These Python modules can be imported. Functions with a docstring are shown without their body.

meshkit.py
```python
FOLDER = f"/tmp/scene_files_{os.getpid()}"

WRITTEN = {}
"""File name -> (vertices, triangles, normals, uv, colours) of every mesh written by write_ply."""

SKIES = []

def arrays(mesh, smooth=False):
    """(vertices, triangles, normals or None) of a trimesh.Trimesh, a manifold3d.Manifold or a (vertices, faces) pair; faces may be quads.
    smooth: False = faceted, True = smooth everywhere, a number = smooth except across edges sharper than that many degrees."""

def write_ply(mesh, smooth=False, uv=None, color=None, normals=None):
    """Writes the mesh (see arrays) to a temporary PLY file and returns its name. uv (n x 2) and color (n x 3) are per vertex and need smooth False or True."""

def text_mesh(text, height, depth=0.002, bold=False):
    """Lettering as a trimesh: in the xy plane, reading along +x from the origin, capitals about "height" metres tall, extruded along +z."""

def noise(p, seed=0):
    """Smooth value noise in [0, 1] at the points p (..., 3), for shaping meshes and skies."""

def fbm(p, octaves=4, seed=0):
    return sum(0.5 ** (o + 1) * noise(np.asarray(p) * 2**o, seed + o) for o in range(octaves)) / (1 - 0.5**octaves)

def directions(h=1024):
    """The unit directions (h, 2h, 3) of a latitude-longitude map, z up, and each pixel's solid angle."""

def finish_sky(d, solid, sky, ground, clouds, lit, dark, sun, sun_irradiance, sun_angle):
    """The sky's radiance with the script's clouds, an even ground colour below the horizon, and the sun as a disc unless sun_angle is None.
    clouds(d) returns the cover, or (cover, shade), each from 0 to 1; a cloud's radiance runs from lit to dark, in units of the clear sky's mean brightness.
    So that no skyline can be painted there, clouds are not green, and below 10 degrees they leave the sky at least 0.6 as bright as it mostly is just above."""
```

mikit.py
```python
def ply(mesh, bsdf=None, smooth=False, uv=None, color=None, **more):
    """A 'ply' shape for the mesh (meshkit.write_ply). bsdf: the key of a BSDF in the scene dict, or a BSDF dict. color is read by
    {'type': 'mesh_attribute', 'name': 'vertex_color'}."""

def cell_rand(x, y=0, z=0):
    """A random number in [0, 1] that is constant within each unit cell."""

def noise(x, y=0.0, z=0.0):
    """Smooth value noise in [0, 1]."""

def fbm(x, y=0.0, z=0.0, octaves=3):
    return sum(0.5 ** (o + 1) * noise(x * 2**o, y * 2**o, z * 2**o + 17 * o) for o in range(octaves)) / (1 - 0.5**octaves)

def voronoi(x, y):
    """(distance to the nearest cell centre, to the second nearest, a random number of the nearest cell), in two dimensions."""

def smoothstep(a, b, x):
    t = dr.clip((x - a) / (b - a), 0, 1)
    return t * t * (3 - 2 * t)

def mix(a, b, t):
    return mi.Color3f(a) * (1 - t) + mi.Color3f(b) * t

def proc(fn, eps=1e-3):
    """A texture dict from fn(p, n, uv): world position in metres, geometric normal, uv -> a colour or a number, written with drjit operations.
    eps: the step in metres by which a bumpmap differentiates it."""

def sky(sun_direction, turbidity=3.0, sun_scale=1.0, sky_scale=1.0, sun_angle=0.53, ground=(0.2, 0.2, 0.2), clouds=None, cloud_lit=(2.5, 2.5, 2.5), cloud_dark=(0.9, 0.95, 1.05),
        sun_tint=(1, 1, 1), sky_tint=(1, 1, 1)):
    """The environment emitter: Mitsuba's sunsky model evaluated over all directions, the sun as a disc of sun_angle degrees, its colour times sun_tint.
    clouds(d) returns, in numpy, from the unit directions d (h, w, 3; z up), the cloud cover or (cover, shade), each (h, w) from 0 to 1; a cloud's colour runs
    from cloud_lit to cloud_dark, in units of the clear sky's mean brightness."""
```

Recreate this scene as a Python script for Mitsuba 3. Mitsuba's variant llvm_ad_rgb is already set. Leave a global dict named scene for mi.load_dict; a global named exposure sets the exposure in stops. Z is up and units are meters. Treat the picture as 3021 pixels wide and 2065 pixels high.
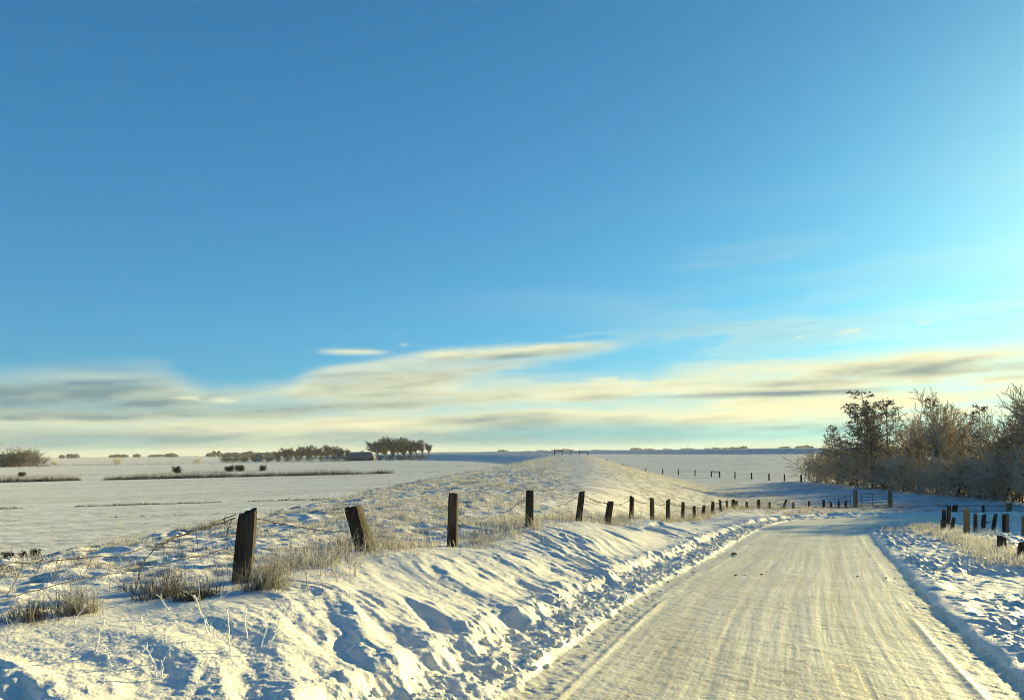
import math, numpy as np, trimesh, mitsuba as mi, drjit as dr, mikit, meshkit
from scipy.interpolate import CubicSpline
from scipy.spatial import cKDTree

T = mi.ScalarTransform4f
scene, labels = {}, {}
F, HOR = 759.0, 451.0            # focal length and horizon row of the 1024 x 699 picture
ROLL = 0.0109                    # the phone was held slightly tilted
EYE = 5.0                        # metres above the marsh fields (1.5 m above the road)

# ------------------------------------------------------------------ camera, sky, exposure
scene['camera'] = {'type': 'perspective', 'fov': 2 * math.degrees(math.atan(512 / F)), 'fov_axis': 'x',
                   'principal_point_offset_y': (349.5 - HOR) / 699, 'near_clip': 0.05, 'far_clip': 30000,
                   'to_world': T().look_at(origin=[0, 0, EYE], target=[0, 1, EYE], up=[ROLL, 0, 1])}
AZ, EL = math.radians(47), math.radians(13.5)
SUN = (math.sin(AZ) * math.cos(EL), math.cos(AZ) * math.cos(EL), math.sin(EL))
exposure = 2.75


def pxaz(px): return np.arctan((np.asarray(px, float) - 512) / F)


def pxel(px, y): return np.arctan((HOR - ROLL * (np.asarray(px, float) - 512) - np.asarray(y, float)) / F * np.cos(pxaz(px)))


def ss(a, b, x):
    t = np.clip((x - a) / (b - a), 0, 1)
    return t * t * (3 - 2 * t)


def clouds(d):
    az, el = np.arctan2(d[..., 0], d[..., 1]), np.arcsin(np.clip(d[..., 2], -1, 1))
    cover, shade = np.zeros(az.shape), np.zeros(az.shape)
    m = (el > -0.01) & (el < 0.75)
    a, e = az[m], el[m]
    # slightly tilted streak coordinates
    t = e - 0.035 * a
    wob = (meshkit.fbm(np.stack([a * 5, t * 30, a * 0], -1), 4, 3) - 0.5)
    st = meshkit.fbm(np.stack([a * 6 + 3, t * 75 + 2 * wob, a * 0 + 4], -1), 5, 7)
    fib = meshkit.fbm(np.stack([a * 11 + 7, (e - 0.07 * a) * 210 + 3 * wob, a * 0 + 6], -1), 4, 17) - 0.5
    big = meshkit.fbm(np.stack([a * 3.2, t * 26, a * 0 + 9], -1), 4, 11)
    fine = meshkit.fbm(np.stack([a * 26, t * 190 + 3 * wob, a * 0 + 2], -1), 4, 21)
    P = [(-500, 372), (0, 373), (90, 371), (165, 374), (195, 389), (215, 393), (250, 391), (290, 386), (310, 376), (350, 368), (430, 364), (520, 366), (580, 374), (650, 377), (680, 368), (760, 361),
         (850, 358), (940, 348), (1024, 341), (1300, 330), (1800, 350)]
    px = np.array([p[0] for p in P]); py = np.array([p[1] for p in P])
    top = np.interp(a, pxaz(px), pxel(px, py))
    sft = 0.012 + 0.012 * (1 - ss(-0.42, -0.28, a))
    deck = ss(-sft, sft + .004, top - e + wob * 0.026 + 0.012 * (st - .5)) * np.clip(0.52 + 0.48 * ss(0.30, 0.62, st) + 0.5 * fib, 0, 1)
    # wedge reaching up and to the right
    qa = pxaz([295, 330, 440, 540, 600, 640]); qt = pxel([295, 330, 440, 540, 600, 640], [377, 368, 350, 344, 342.5, 341])
    qb = pxel([295, 330, 440, 540, 600, 640], [379, 380, 372, 360, 350, 341.5])
    wt, wb = np.interp(a, qa, qt), np.interp(a, qa, qb)
    inside = ss(-0.004, 0.006, wt - e + wob * 0.01) * ss(-0.012, 0.010, e - wb) * ss(qa[0] - 0.02, qa[1], a) * (1 - ss(qa[4], qa[5] + 0.02, a))
    wedge = inside * (0.5 + 0.4 * ss(0.35, 0.6, st))
    # veils higher up; the round one paints the glow about the sun
    veil_glow = 0.14 * ss(0.46, 0.72, big) * ss(0.34, 0.17, e) * ss(-0.25, 0.35, a) + 0.34 * np.exp(-((a - 0.80) / .22) ** 2 - ((e - 0.24) / .17) ** 2) + 0.22 * ss(-.25, 0, a) * ss(0.47, 0.62, st) * np.exp(-((e - top - 0.035) / 0.025) ** 2)
    # little bright rags
    def rag(px0, y0, wpx, hpx, tilt=0.0, amp=1.0):
        da = (a - pxaz(px0)) / (wpx / F); de = (e - pxel(px0, y0) - tilt * (a - pxaz(px0))) / (hpx / F)
        return amp * np.exp(-(da ** 4) - de ** 2) * ss(0.40, 0.56, fine)
    rags = (rag(355, 351.5, 30, 2.2, 0, .9) + rag(815, 333.5, 14, 1.3, .1, .7) + rag(848, 331.5, 28, 1.5, .1, .7) + rag(906, 326, 24, 1.6, .1, .7) + rag(191, 398, 14, 1.6, 0, .6) + rag(236, 400, 20, 2.6, 0, .5)
            + rag(622, 378.5, 34, 3, .03, .8) + rag(415, 345, 12, 1.4, 0, .8))
    c = 1 - (1 - deck) * (1 - wedge) * (1 - np.clip(veil_glow, 0, .8)) * (1 - np.clip(rags, 0, 1) * 0.9)
    low = ss(0.0, 0.014, e)
    c = c * (0.80 - 0.30 * ss(-.3, .1, a) + (0.20 + 0.30 * ss(-.3, .1, a)) * ss(0.008, 0.040, e))
    # shade: grey bellies on the left and in bands, cream towards the sun
    east = ss(-0.55, 0.55, a)
    def band(y0, hpx, pa, pb, soft=0.12):
        return np.exp(-((e - pxel(512, y0) - 0.0 * a) / (hpx / F)) ** 2) * ss(pxaz(pa) - soft, pxaz(pa) + soft, a) * (1 - ss(pxaz(pb) - soft, pxaz(pb) + soft, a))
    s = 0.50 - 0.52 * east + 1.5 * (big - 0.5) + 1.5 * (st - 0.5) + 0.7 * fib
    s += 0.36 * band(406, 9, -600, 540, .25) + 0.30 * band(388, 7, -600, 150) + 0.45 * np.exp(-((e - (wt + 2 * wb) / 3) / 0.008) ** 2) * inside
    s += 1.0 * band(437, 12, 500, 1300) - 0.55 * band(414, 8, 470, 900, .1) + 0.75 * band(399.5, 2.2, 610, 980, .1) + 0.28 * band(385, 7, 880, 1500, .1) - 0.5 * band(362, 12, 800, 1500, .15)
    s -= 0.9 * np.clip(rags, 0, 1) + 0.3 * ss(0.02, 0.0, top - e)
    s -= 0.25 * band(424, 6, -600, 520, .2)
    s += 0.50 * ss(0.034, 0.012, e)
    cover[m] = np.clip(c, 0, 1)
    shade[m] = np.clip(s, 0, 1)
    return cover, shade


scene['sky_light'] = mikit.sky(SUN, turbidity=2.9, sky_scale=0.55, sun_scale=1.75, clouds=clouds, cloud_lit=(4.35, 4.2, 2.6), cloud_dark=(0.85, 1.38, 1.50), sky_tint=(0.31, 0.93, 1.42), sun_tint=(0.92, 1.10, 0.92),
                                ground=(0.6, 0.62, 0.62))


# ------------------------------------------------------------------ helpers
def tag(key, label=None, category=None, group=None, kind=None):
    d = {}
    for k, v in (('label', label), ('category', category), ('group', group), ('kind', kind)):
        if v: d[k] = v
    labels[key] = d


used = {}


def numbered(name):
    n = used.get(name, 0)
    used[name] = n + 1
    return name if n == 0 else f'{name}_{n:03d}'


def part(parent, name, mesh, bsdf, smooth=False, label=None, color=None, kind=None, **more):
    key = numbered(parent + '__' + name)
    scene[key] = mikit.ply(mesh, bsdf, smooth=smooth, color=color, **more)
    if label or kind: tag(key, label, kind=kind)
    return key


class MB:
    """collects pieces of one mesh"""
    def __init__(s): s.v, s.f, s.c, s.n = [], [], [], 0

    def add(s, v, f, c=None):
        v = np.asarray(v, float)
        s.v.append(v); s.f.append(np.asarray(f, int) + s.n); s.n += len(v)
        if c is not None: s.c.append(np.broadcast_to(np.asarray(c, float), v.shape))
        return s

    def mesh(s): return np.vstack(s.v), np.vstack(s.f)

    def color(s): return np.vstack(s.c)


def tube(points, radii, sides=4, cap=True):
    p = np.asarray(points, float)
    r = np.broadcast_to(radii, (len(p),))
    t = np.gradient(p, axis=0)
    t /= np.linalg.norm(t, axis=1, keepdims=True) + 1e-12
    ref = np.array([0, 0, 1.0]) if abs(t[0, 2]) < 0.8 else np.array([1.0, 0, 0])
    a = np.cross(t, ref); a /= np.linalg.norm(a, axis=1, keepdims=True) + 1e-12
    b = np.cross(t, a)
    an = np.arange(sides) * 2 * np.pi / sides
    v = (p[:, None] + r[:, None, None] * (np.cos(an)[None, :, None] * a[:, None] + np.sin(an)[None, :, None] * b[:, None])).reshape(-1, 3)
    i, j = np.meshgrid(np.arange(len(p) - 1), np.arange(sides), indexing='ij')
    q = np.stack([i * sides + j, i * sides + (j + 1) % sides, (i + 1) * sides + (j + 1) % sides, (i + 1) * sides + j], -1).reshape(-1, 4)
    f = [q[:, [0, 1, 2]], q[:, [0, 2, 3]]]
    if cap:
        n = len(v); v = np.vstack([v, p[0], p[-1]])
        k = np.arange(sides)
        f.append(np.stack([(k + 1) % sides, k, k * 0 + n], 1))
        o = (len(p) - 1) * sides
        f.append(np.stack([o + k, o + (k + 1) % sides, k * 0 + n + 1], 1))
    return v, np.vstack(f)


def box_between(p0, p1, w, h, up=(0, 0, 1)):
    """a square-edged bar from p0 to p1"""
    p0, p1 = np.asarray(p0, float), np.asarray(p1, float)
    t = (p1 - p0) / np.linalg.norm(p1 - p0)
    a = np.cross(t, up); a /= np.linalg.norm(a)
    b = np.cross(a, t)
    c = [(-1, -1), (1, -1), (1, 1), (-1, 1)]
    v = [p + a * x * w / 2 + b * y * h / 2 for p in (p0, p1) for x, y in c]
    f = [[0, 1, 2], [0, 2, 3], [4, 6, 5], [4, 7, 6]]
    for k in range(4):
        f += [[k, k + 4, (k + 1) % 4 + 4], [k, (k + 1) % 4 + 4, (k + 1) % 4]]
    return np.array(v), np.array(f)[:, ::-1]


class Path:
    """a smooth plan line: signed distance (right of it is positive) and arc length"""
    def __init__(s, pts, step=0.08):
        p = np.asarray(pts, float)
        c = np.concatenate([[0], np.cumsum(np.linalg.norm(np.diff(p, axis=0), axis=1))])
        cs = CubicSpline(c, p)
        u = np.arange(0, c[-1], step)
        s.p = cs(u); t = cs(u, 1)
        s.t = t / np.linalg.norm(t, axis=1, keepdims=True)
        s.s = np.concatenate([[0], np.cumsum(np.linalg.norm(np.diff(s.p, axis=0), axis=1))])
        s.tree = cKDTree(s.p)

    def sd(s, x, y):
        q = np.stack([np.ravel(x), np.ravel(y)], 1)
        _, i = s.tree.query(q)
        w = q - s.p[i]
        along = (w * s.t[i]).sum(1)
        d = w[:, 0] * s.t[i][:, 1] - w[:, 1] * s.t[i][:, 0]
        end = (i == 0) | (i == len(s.p) - 1)
        far = np.linalg.norm(w, axis=1)
        d = np.where(end, np.sign(d + 1e-9) * np.maximum(np.abs(d), far), d)
        return s.s[i] + along, d, s.p[i][:, 1]


# ------------------------------------------------------------------ the lie of the land
ROAD = Path([(-9.5, -26), (-3.85, -10), (1.82, 5.3), (3.25, 9.2), (5.25, 14), (7.95, 20.5), (11.5, 28.6), (13.3, 32.0), (15.4, 34.4), (18.4, 35.6), (23, 36.2), (34, 36.8), (60, 38), (110, 40)])
DIKE = Path([(-3.8, -60), (-3.2, -10), (-2.7, 5), (-1.6, 15), (1.1, 30), (2.4, 42), (4.8, 66), (8.8, 115), (15, 195), (16.5, 240), (11, 310), (-6, 385), (-36, 465), (-78, 545), (-145, 640), (-240, 760)], 0.4)
FENCE = Path([(-6.9, -3), (-2.83, 7.9), (-0.73, 12.7), (2.42, 19.9), (5.56, 27.1), (8.45, 33.7), (10.2, 38), (13.2, 43), (17.3, 47.2), (20.9, 50), (23.4, 51.8), (25.8, 52.2), (34, 51)], 0.1)
FZ_Y = [-3, 5, 7.9, 10.3, 12.7, 15.1, 17.5, 19.9, 22.3, 24.7, 27.1, 29.5, 31.9, 36, 40, 43, 46, 51, 52.2]
FZ = [3.70, 3.66, 3.64, 3.67, 3.385, 3.50, 3.41, 3.08, 3.03, 2.72, 2.5, 2.3, 2.15, 2.05, 1.97, 1.77, 1.55, 1.25, 1.2]


def foot(y):
    """how far left of its crest line the dike meets the field"""
    return np.interp(y, [-20, 0, 15, 30, 66, 115, 150, 195, 260], [10, 10, 10.5, 12.2, 11.4, 10.4, 9.4, 8.0, 17])


def road_z(y):
    return np.interp(y, [-30, 0, 5, 10, 14, 20, 29, 33, 38, 60], [3.6, 3.5, 3.27, 3.06, 2.84, 2.55, 2.1, 1.88, 1.68, 1.6])


def land(x, y):
    """(height, road s, road d, dike u, fence d) of the plan points"""
    x, y = np.ravel(np.asarray(x, float)), np.ravel(np.asarray(y, float))
    ta, u, ya = DIKE.sd(x, y)
    ta = ta - 60.0                                             # about y while the dike runs ahead
    zc = np.interp(ta, [-60, 8, 15, 30, 60, 120, 195, 245, 320, 900], [3.6, 3.62, 3.52, 3.5, 3.62, 3.9, 4.22, 4.0, 3.85, 3.9]) * ss(800, 640, ta)
    wl = np.interp(ta, [0, 12, 20, 34, 45, 82, 120, 195, 260], [5.3, 5.6, 6.2, 8.0, 8.2, 7.0, 6.4, 5.0, 2.5])
    ft = foot(ta)
    wr = np.interp(ta, [0, 10, 17, 25, 60, 195, 260], [2.5, 2.5, 2.2, 1.4, 1.4, 1.5, 2.5])
    lr = np.interp(ta, [0, 20, 30, 60, 100, 150, 195, 260], [8, 8, 6.5, 13, 18, 18, 13, 16])
    zr = np.interp(y, [0, 30, 40, 52, 64, 88, 116, 200], [1.9, 1.75, 1.5, 1.1, 0.95, 0.5, 0.25, 0.08])
    zb = np.where(u > 0, zr, 0) * ss(-5, 4, u)
    tl = np.clip((-u - wl) / (ft - wl), 0, 1)
    gl = (1 - (0.6 * tl + 0.4 * ss(0, 1, tl))) * (1 - 0.07 * np.clip(-u / wl, 0, 1) ** 2)
    gr = 1 - ss(0, 1, (u - wr) / lr)
    g = np.where(u < 0, gl, gr)
    z = zb + (zc - zb) * g
    z = z + 0.10 * (meshkit.fbm(np.stack([x / 35, y / 35, x * 0], 1), 3, 5) - 0.5)
    # the fence stands on a low bank
    sf, df, yf = FENCE.sd(x, y)
    zf = np.interp(yf, FZ_Y, FZ)
    k = np.exp(-(df / 2.3) ** 2) * ss(60, 48, y)
    z = z * (1 - k) + zf * k
    s, d, yr = ROAD.sd(x, y)
    z0 = road_z(yr)
    kl = ss(2.35, 4.9, -d); kr = ss(4.6, 9.0, d)
    lp = meshkit.fbm(np.stack([s * 2.1, s * 0, s * 0 + 5], 1), 3, 77) - 0.5
    tgt = np.where(d < 0, z * kl + (z0 + 0.03 * ss(1.70, 1.95, -d)) * (1 - kl), z * kr + (z0 + 0.085 * ss(1.68, 1.84, d + .10 * lp) + 0.12 * ss(2.6, 4.4, d)) * (1 - kr))
    z = np.where(np.abs(d) < 12, tgt, z)
    z = z - ROLL * np.clip(x, -25, 25)
    return z, s, d, u, df


def fb(x, y, fx, fy, o, seed): return meshkit.fbm(np.stack([x * fx, y * fy, x * 0 + seed * 1.7], 1), o, seed) - 0.5


def ground(x, y, all=False):
    x, y = np.ravel(np.asarray(x, float)), np.ravel(np.asarray(y, float))
    z, s, d, u, df = land(x, y)
    r = np.hypot(x, y)
    near = np.where(r < 260)[0]
    if len(near):
        X, Y, S, D, U, R = x[near], y[near], s[near], d[near], u[near], r[near]
        dz = np.zeros(len(near))
        w1 = fb(X, Y, .5, .5, 2, 31)
        onroad = np.abs(D) < 1.76
        # left bank: drifts and rills that run down to the road
        bank = ss(1.9, 2.7, -D) * (1 - ss(5.6, 7.2, -D))
        sh = S + 0.55 * D + 1.6 * w1
        n1 = fb(sh, D, 1.15, .50, 2, 46); n2 = fb(sh, D + w1, 2.6, 1.1, 2, 44); n3 = fb(X, Y, 7.5, 7.5, 3, 45)
        fs = ss(33, 40, S); pk = fb(sh, D, 2.0, 1.3, 2, 49); n5 = fb(X, Y, 19, 19, 2, 48); n4 = fb(sh + .3 * w1, D, 5.2, 1.7, 3, 50)
        amp = 0.58 + 0.7 * ss(-.2, .25, fb(X, Y, .35, .35, 2, 47))
        dz += bank * amp * (0.20 * (1.05 - .4 * fs) * n1 + 0.11 * (.13 - np.abs(n2)) * fs + 0.16 * n2 * (1 - fs) + (.020 + .016 * fs) * n3 + 0.105 * (.6 + .4 * fs) * np.maximum(n4, -.06) - 0.068 * ss(.10, .18, pk) * (.5 + .5 * fs) + 0.022 * n5)
        lipn = fb(S, D * 0, 1.7, 1, 3, 51)
        dz += (ss(2.30, 2.62, -D + 0.5 * lipn) * 0.13) * (1 - ss(3.2, 5.0, -D)) * (D < 0)
        # gutter of thrown crumbs along the left road edge
        eg = 0.16 * fb(S, D * 0, 3.1, 1, 4, 76); gut = ss(1.74, 1.82, -D + eg) * (1 - ss(2.45, 2.85, -D + 0.4 * lipn))
        c1 = fb(X, Y, 5.5, 5.5, 3, 53); c2 = fb(X, Y, 13, 13, 2, 55)
        dz += gut * (0.028 + 0.14 * np.maximum(c1, -.06) + 0.06 * c2 + 0.05 * lipn)
        # the dike top: tussocks under snow
        tus = np.where(D < 0, ss(5.0, 6.8, -D), ss(9, 12, D)) * (1 - ss(12, 22, np.abs(U)))
        path = np.exp(-((U - np.interp(Y, [27, 42, 100, 190], [2.6, 1.9, 1.0, 0.2])) / 1.8) ** 2) * ss(20, 27, Y)
        t1 = fb(X, Y, 1.3, 2.0, 3, 61); t2 = fb(X, Y, 3.4, 4.4, 2, 63)
        dz += tus * (1 - 0.75 * path) * (0.17 * t1 + 0.15 * np.maximum(t2, -.05)) * (1 - ss(120, 220, R))
        # right verge: frozen clods, then a hedge-foot of grass
        ver = ss(1.80, 2.0, D) * (1 - ss(7, 9.5, D))
        v1 = fb(X, Y, 3.2, 3.2, 2, 71); v2 = fb(X, Y, 6.2, 6.2, 2, 73); v3 = fb(X, Y, 13, 13, 2, 74)
        dz += ver * (0.35 + 1.3 * ss(-.18, .16, fb(X, Y, .55, .55, 3, 78))) * (0.08 * np.maximum(v1, -.08) + 0.13 * np.maximum(v2, -.04) + 0.085 * v3) 
        # ragged crest of the cut snow wall at the right road edge
        ed = fb(S, D * 0, 2.3, 1, 3, 75)
        dz += np.exp(-((D - 1.98) / .16) ** 2) * (0.02 + 0.16 * ed)
        # road: ruts, plough ridges, washboard
        rr = np.where(onroad, 1.0, 0.0)
        wig = 0.025 * fb(S, D * 0, .25, 1, 2, 81)
        q = D + wig
        rut = sum(a * np.exp(-((q - c) / wd) ** 2) for c, wd, a in [(-0.95, .16, -.008), (-0.70, .06, .004), (-0.50, .09, -.004), (.62, .16, -.008), (.36, .07, .004), (.12, .08, -.003), (.90, .08, -.004), (-0.2, .08, .003)])
        gap = ss(-.16, .10, fb(S, D * 0, .9, 1, 3, 86))
        ridge = gap * 0.024 * np.exp(-((q + 1.42) / .030) ** 2) + gap * 0.022 * np.exp(-((q - 1.40) / .030) ** 2) + 0.010 * np.exp(-((q + 1.52) / .04) ** 2)
        str_ = fb(S, D, .3, 14, 3, 83)
        wash = fb(S + .5 * D, D, 5.0, .8, 3, 85)
        rough = fb(X, Y, 16, 16, 2, 87)
        edge = ss(1.42, 1.55, np.abs(D))
        dz += rr * ((rut + ridge) * (0.7 + 0.9 * fb(S, D * 0, .6, 1, 2, 88)) + 0.012 * str_ * (1 - edge) + 0.011 * wash * (1 - edge) + (0.006 + 0.02 * edge) * rough)
        dz -= np.where(onroad & (D > 1.5), 0, 0)
        # marsh fields and meadow: ploughed lines and light roughness
        fld = (1 - ss(10, 16, -U)) * 0 + np.where(U < 0, ss(13, 20, -U), ss(14, 24, U)) * np.where(np.abs(D) > 9, 1, 0)
        row = X * -0.62 + Y * 0.78
        dz += fld * (0.05 * fb(row, X, 1.1, .05, 2, 91) + 0.07 * fb(X, Y, .9, 1.6, 3, 93) * (1 - ss(60, 160, R)))
        dz -= np.where(onroad & (D > 0), 0.0, 0)
        dz *= 1 - 0.75 * np.exp(-(df[near] / .75) ** 2)
        z[near] += dz
    if all: return z, s, d, u, df
    return z


def gz(x, y): return float(ground([x], [y])[0])


def at(px, Z): return (px - 512) / F * Z


# ------------------------------------------------------------------ materials
def rgb(*c): return {'type': 'rgb', 'value': list(c)}


def bumped(b, fn, eps=2e-3): return {'type': 'bumpmap', 'arbitrary': mikit.proc(fn, eps), 'scale': 1.0, 'bsdf': b}


def grain(p, n, uv):
    return 0.010 * mikit.fbm(p.x * 22, p.y * 22, p.z * 22, 2) + 0.0065 * mikit.fbm(p.x * 70, p.y * 75, p.z * 75, 2)


def snow_col(p, n, uv):
    k = mikit.fbm(p.x * 3, p.y * 3, p.z * 3, 3)
    return mikit.mix([.64, .632, .590], [.71, .70, .66], k)


scene['mat_snow'] = bumped({'type': 'principled', 'base_color': mikit.proc(snow_col), 'roughness': 0.55, 'specular': 0.35}, grain)


def road_col(p, n, uv):
    s, d = uv.x, uv.y
    w = d + 0.03 * (mikit.fbm(s * .4, 0.0, 3.0, 2) - .5)
    st = mikit.fbm(s * .35, w * 20, 0.0, 3)
    tr = mikit.fbm(s * 6 + d * 2, d * 1.3, 5.0, 3)
    fine = mikit.fbm(p.x * 40, p.y * 40, 0.0, 2)
    c = mikit.mix([.55, .545, .48], [.41, .40, .335], mikit.smoothstep(.36, .64, st) * .45)
    c = mikit.mix(c, [.42, .40, .325], mikit.smoothstep(.40, .62, mikit.fbm(p.x * 1.3, p.y * 1.3, 4.0, 3)) * .5)
    track = dr.exp(-dr.square((w + .95) / .16)) + dr.exp(-dr.square((w - .62) / .16)) + .6 * dr.exp(-dr.square((w - .12) / .07)) + .6 * dr.exp(-dr.square((w + .50) / .08))
    c = mikit.mix(c, [.36, .34, .265], dr.clip(track * (.45 + .55 * mikit.smoothstep(.35, .6, tr)), 0, 1) * .6)
    edge = mikit.smoothstep(1.40, 1.5, dr.abs(w))
    c = mikit.mix(c, [.43, .43, .41], edge * mikit.smoothstep(.42, .56, fine) * .7)
    grit = mikit.smoothstep(.70, .78, mikit.fbm(s * 9, d * 9, 8.0, 2)) * mikit.smoothstep(.45, .6, mikit.fbm(s * .8, d * 2, 2.0, 2))
    return mikit.mix(c, [.30, .26, .20], grit * .7)


def road_bump(p, n, uv):
    s, d = uv.x, uv.y
    return 0.006 * mikit.fbm(s * 9 + 3 * d, d * 3, 1.0, 2) + 0.004 * mikit.fbm(s * 1.2, d * 26, 0.0, 2) + 0.0035 * mikit.fbm(p.x * 50, p.y * 50, 0.0, 2)


scene['mat_road'] = bumped({'type': 'principled', 'base_color': mikit.proc(road_col), 'roughness': 0.5, 'specular': 0.4}, road_bump)


def dike_col(p, n, uv):
    k = mikit.fbm(p.x * 2.3, p.y * 2.3, 0.0, 4)
    return mikit.mix([.66, .65, .63], [.24, .22, .18], mikit.smoothstep(.50, .66, k) * .7)


scene['mat_dike'] = bumped({'type': 'principled', 'base_color': mikit.proc(dike_col), 'roughness': 0.7, 'specular': 0.2}, grain)


def field_col(p, n, uv):
    row = p.x * -0.62 + p.y * 0.78
    al = p.x * 0.78 + p.y * 0.62
    k = mikit.fbm(row * .55, al * .035, 0.0, 4)
    g = mikit.fbm(p.x * 1.1, p.y * 2.2, 3.0, 3)
    c = mikit.mix([.485, .515, .55], [.375, .395, .405], mikit.smoothstep(.40, .70, k) * .75)
    return mikit.mix(c, [.30, .31, .28], mikit.smoothstep(.52, .72, g) * .55)


def field_bump(p, n, uv):
    return 0.05 * mikit.fbm(p.x * 2.0, p.y * 2.0, 0.0, 3)


scene['mat_field'] = bumped({'type': 'principled', 'base_color': mikit.proc(field_col), 'roughness': 0.8, 'specular': 0.15}, field_bump, 2e-2)


def wood_col(p, n, uv):
    g = mikit.fbm(p.x * 60, p.y * 60, p.z * 3.0, 4)
    k = mikit.fbm(p.x * 7, p.y * 7, p.z * 2, 3)
    c = mikit.mix([.013, .011, .009], [.048, .040, .031], mikit.smoothstep(.3, .7, g))
    return mikit.mix(c, [.085, .08, .07], mikit.smoothstep(.5, .75, k) * .4)


def wood_bump(p, n, uv): return 0.008 * mikit.fbm(p.x * 70, p.y * 70, p.z * 3.5, 3)


scene['mat_wood'] = bumped({'type': 'principled', 'base_color': mikit.proc(wood_col), 'roughness': 0.85, 'specular': 0.2}, wood_bump)
scene['mat_new_wood'] = {'type': 'principled', 'base_color': rgb(.12, .092, .052), 'roughness': 0.8}
scene['mat_wire'] = {'type': 'principled', 'base_color': rgb(.028, .025, .023), 'roughness': 0.8}
scene['mat_steel'] = {'type': 'principled', 'base_color': rgb(.16, .18, .20), 'roughness': 0.5, 'metallic': .5}
scene['mat_tint'] = {'type': 'twosided', 'bsdf': {'type': 'diffuse', 'reflectance': {'type': 'mesh_attribute', 'name': 'vertex_color'}}}
scene['mat_blade'] = {'type': 'principledthin', 'base_color': {'type': 'mesh_attribute', 'name': 'vertex_color'}, 'roughness': .6, 'diff_trans': 0.7}
scene['mat_bark'] = {'type': 'diffuse', 'reflectance': rgb(.085, .066, .050)}
scene['mat_twig'] = {'type': 'twosided', 'bsdf': {'type': 'diffuse', 'reflectance': rgb(.34, .30, .245)}}
scene['mat_frost_twig'] = {'type': 'principledthin', 'base_color': rgb(.60, .55, .46), 'roughness': .7, 'diff_trans': 1.0}
scene['mat_pale_twig'] = {'type': 'principledthin', 'base_color': rgb(.48, .44, .365), 'roughness': .7, 'diff_trans': 0.9}
scene['mat_far_twig'] = {'type': 'twosided', 'bsdf': {'type': 'diffuse', 'reflectance': rgb(.20, .185, .16)}}
scene['mat_alder_twig'] = {'type': 'principledthin', 'base_color': rgb(.26, .225, .185), 'roughness': .7, 'diff_trans': 0.7}
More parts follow.
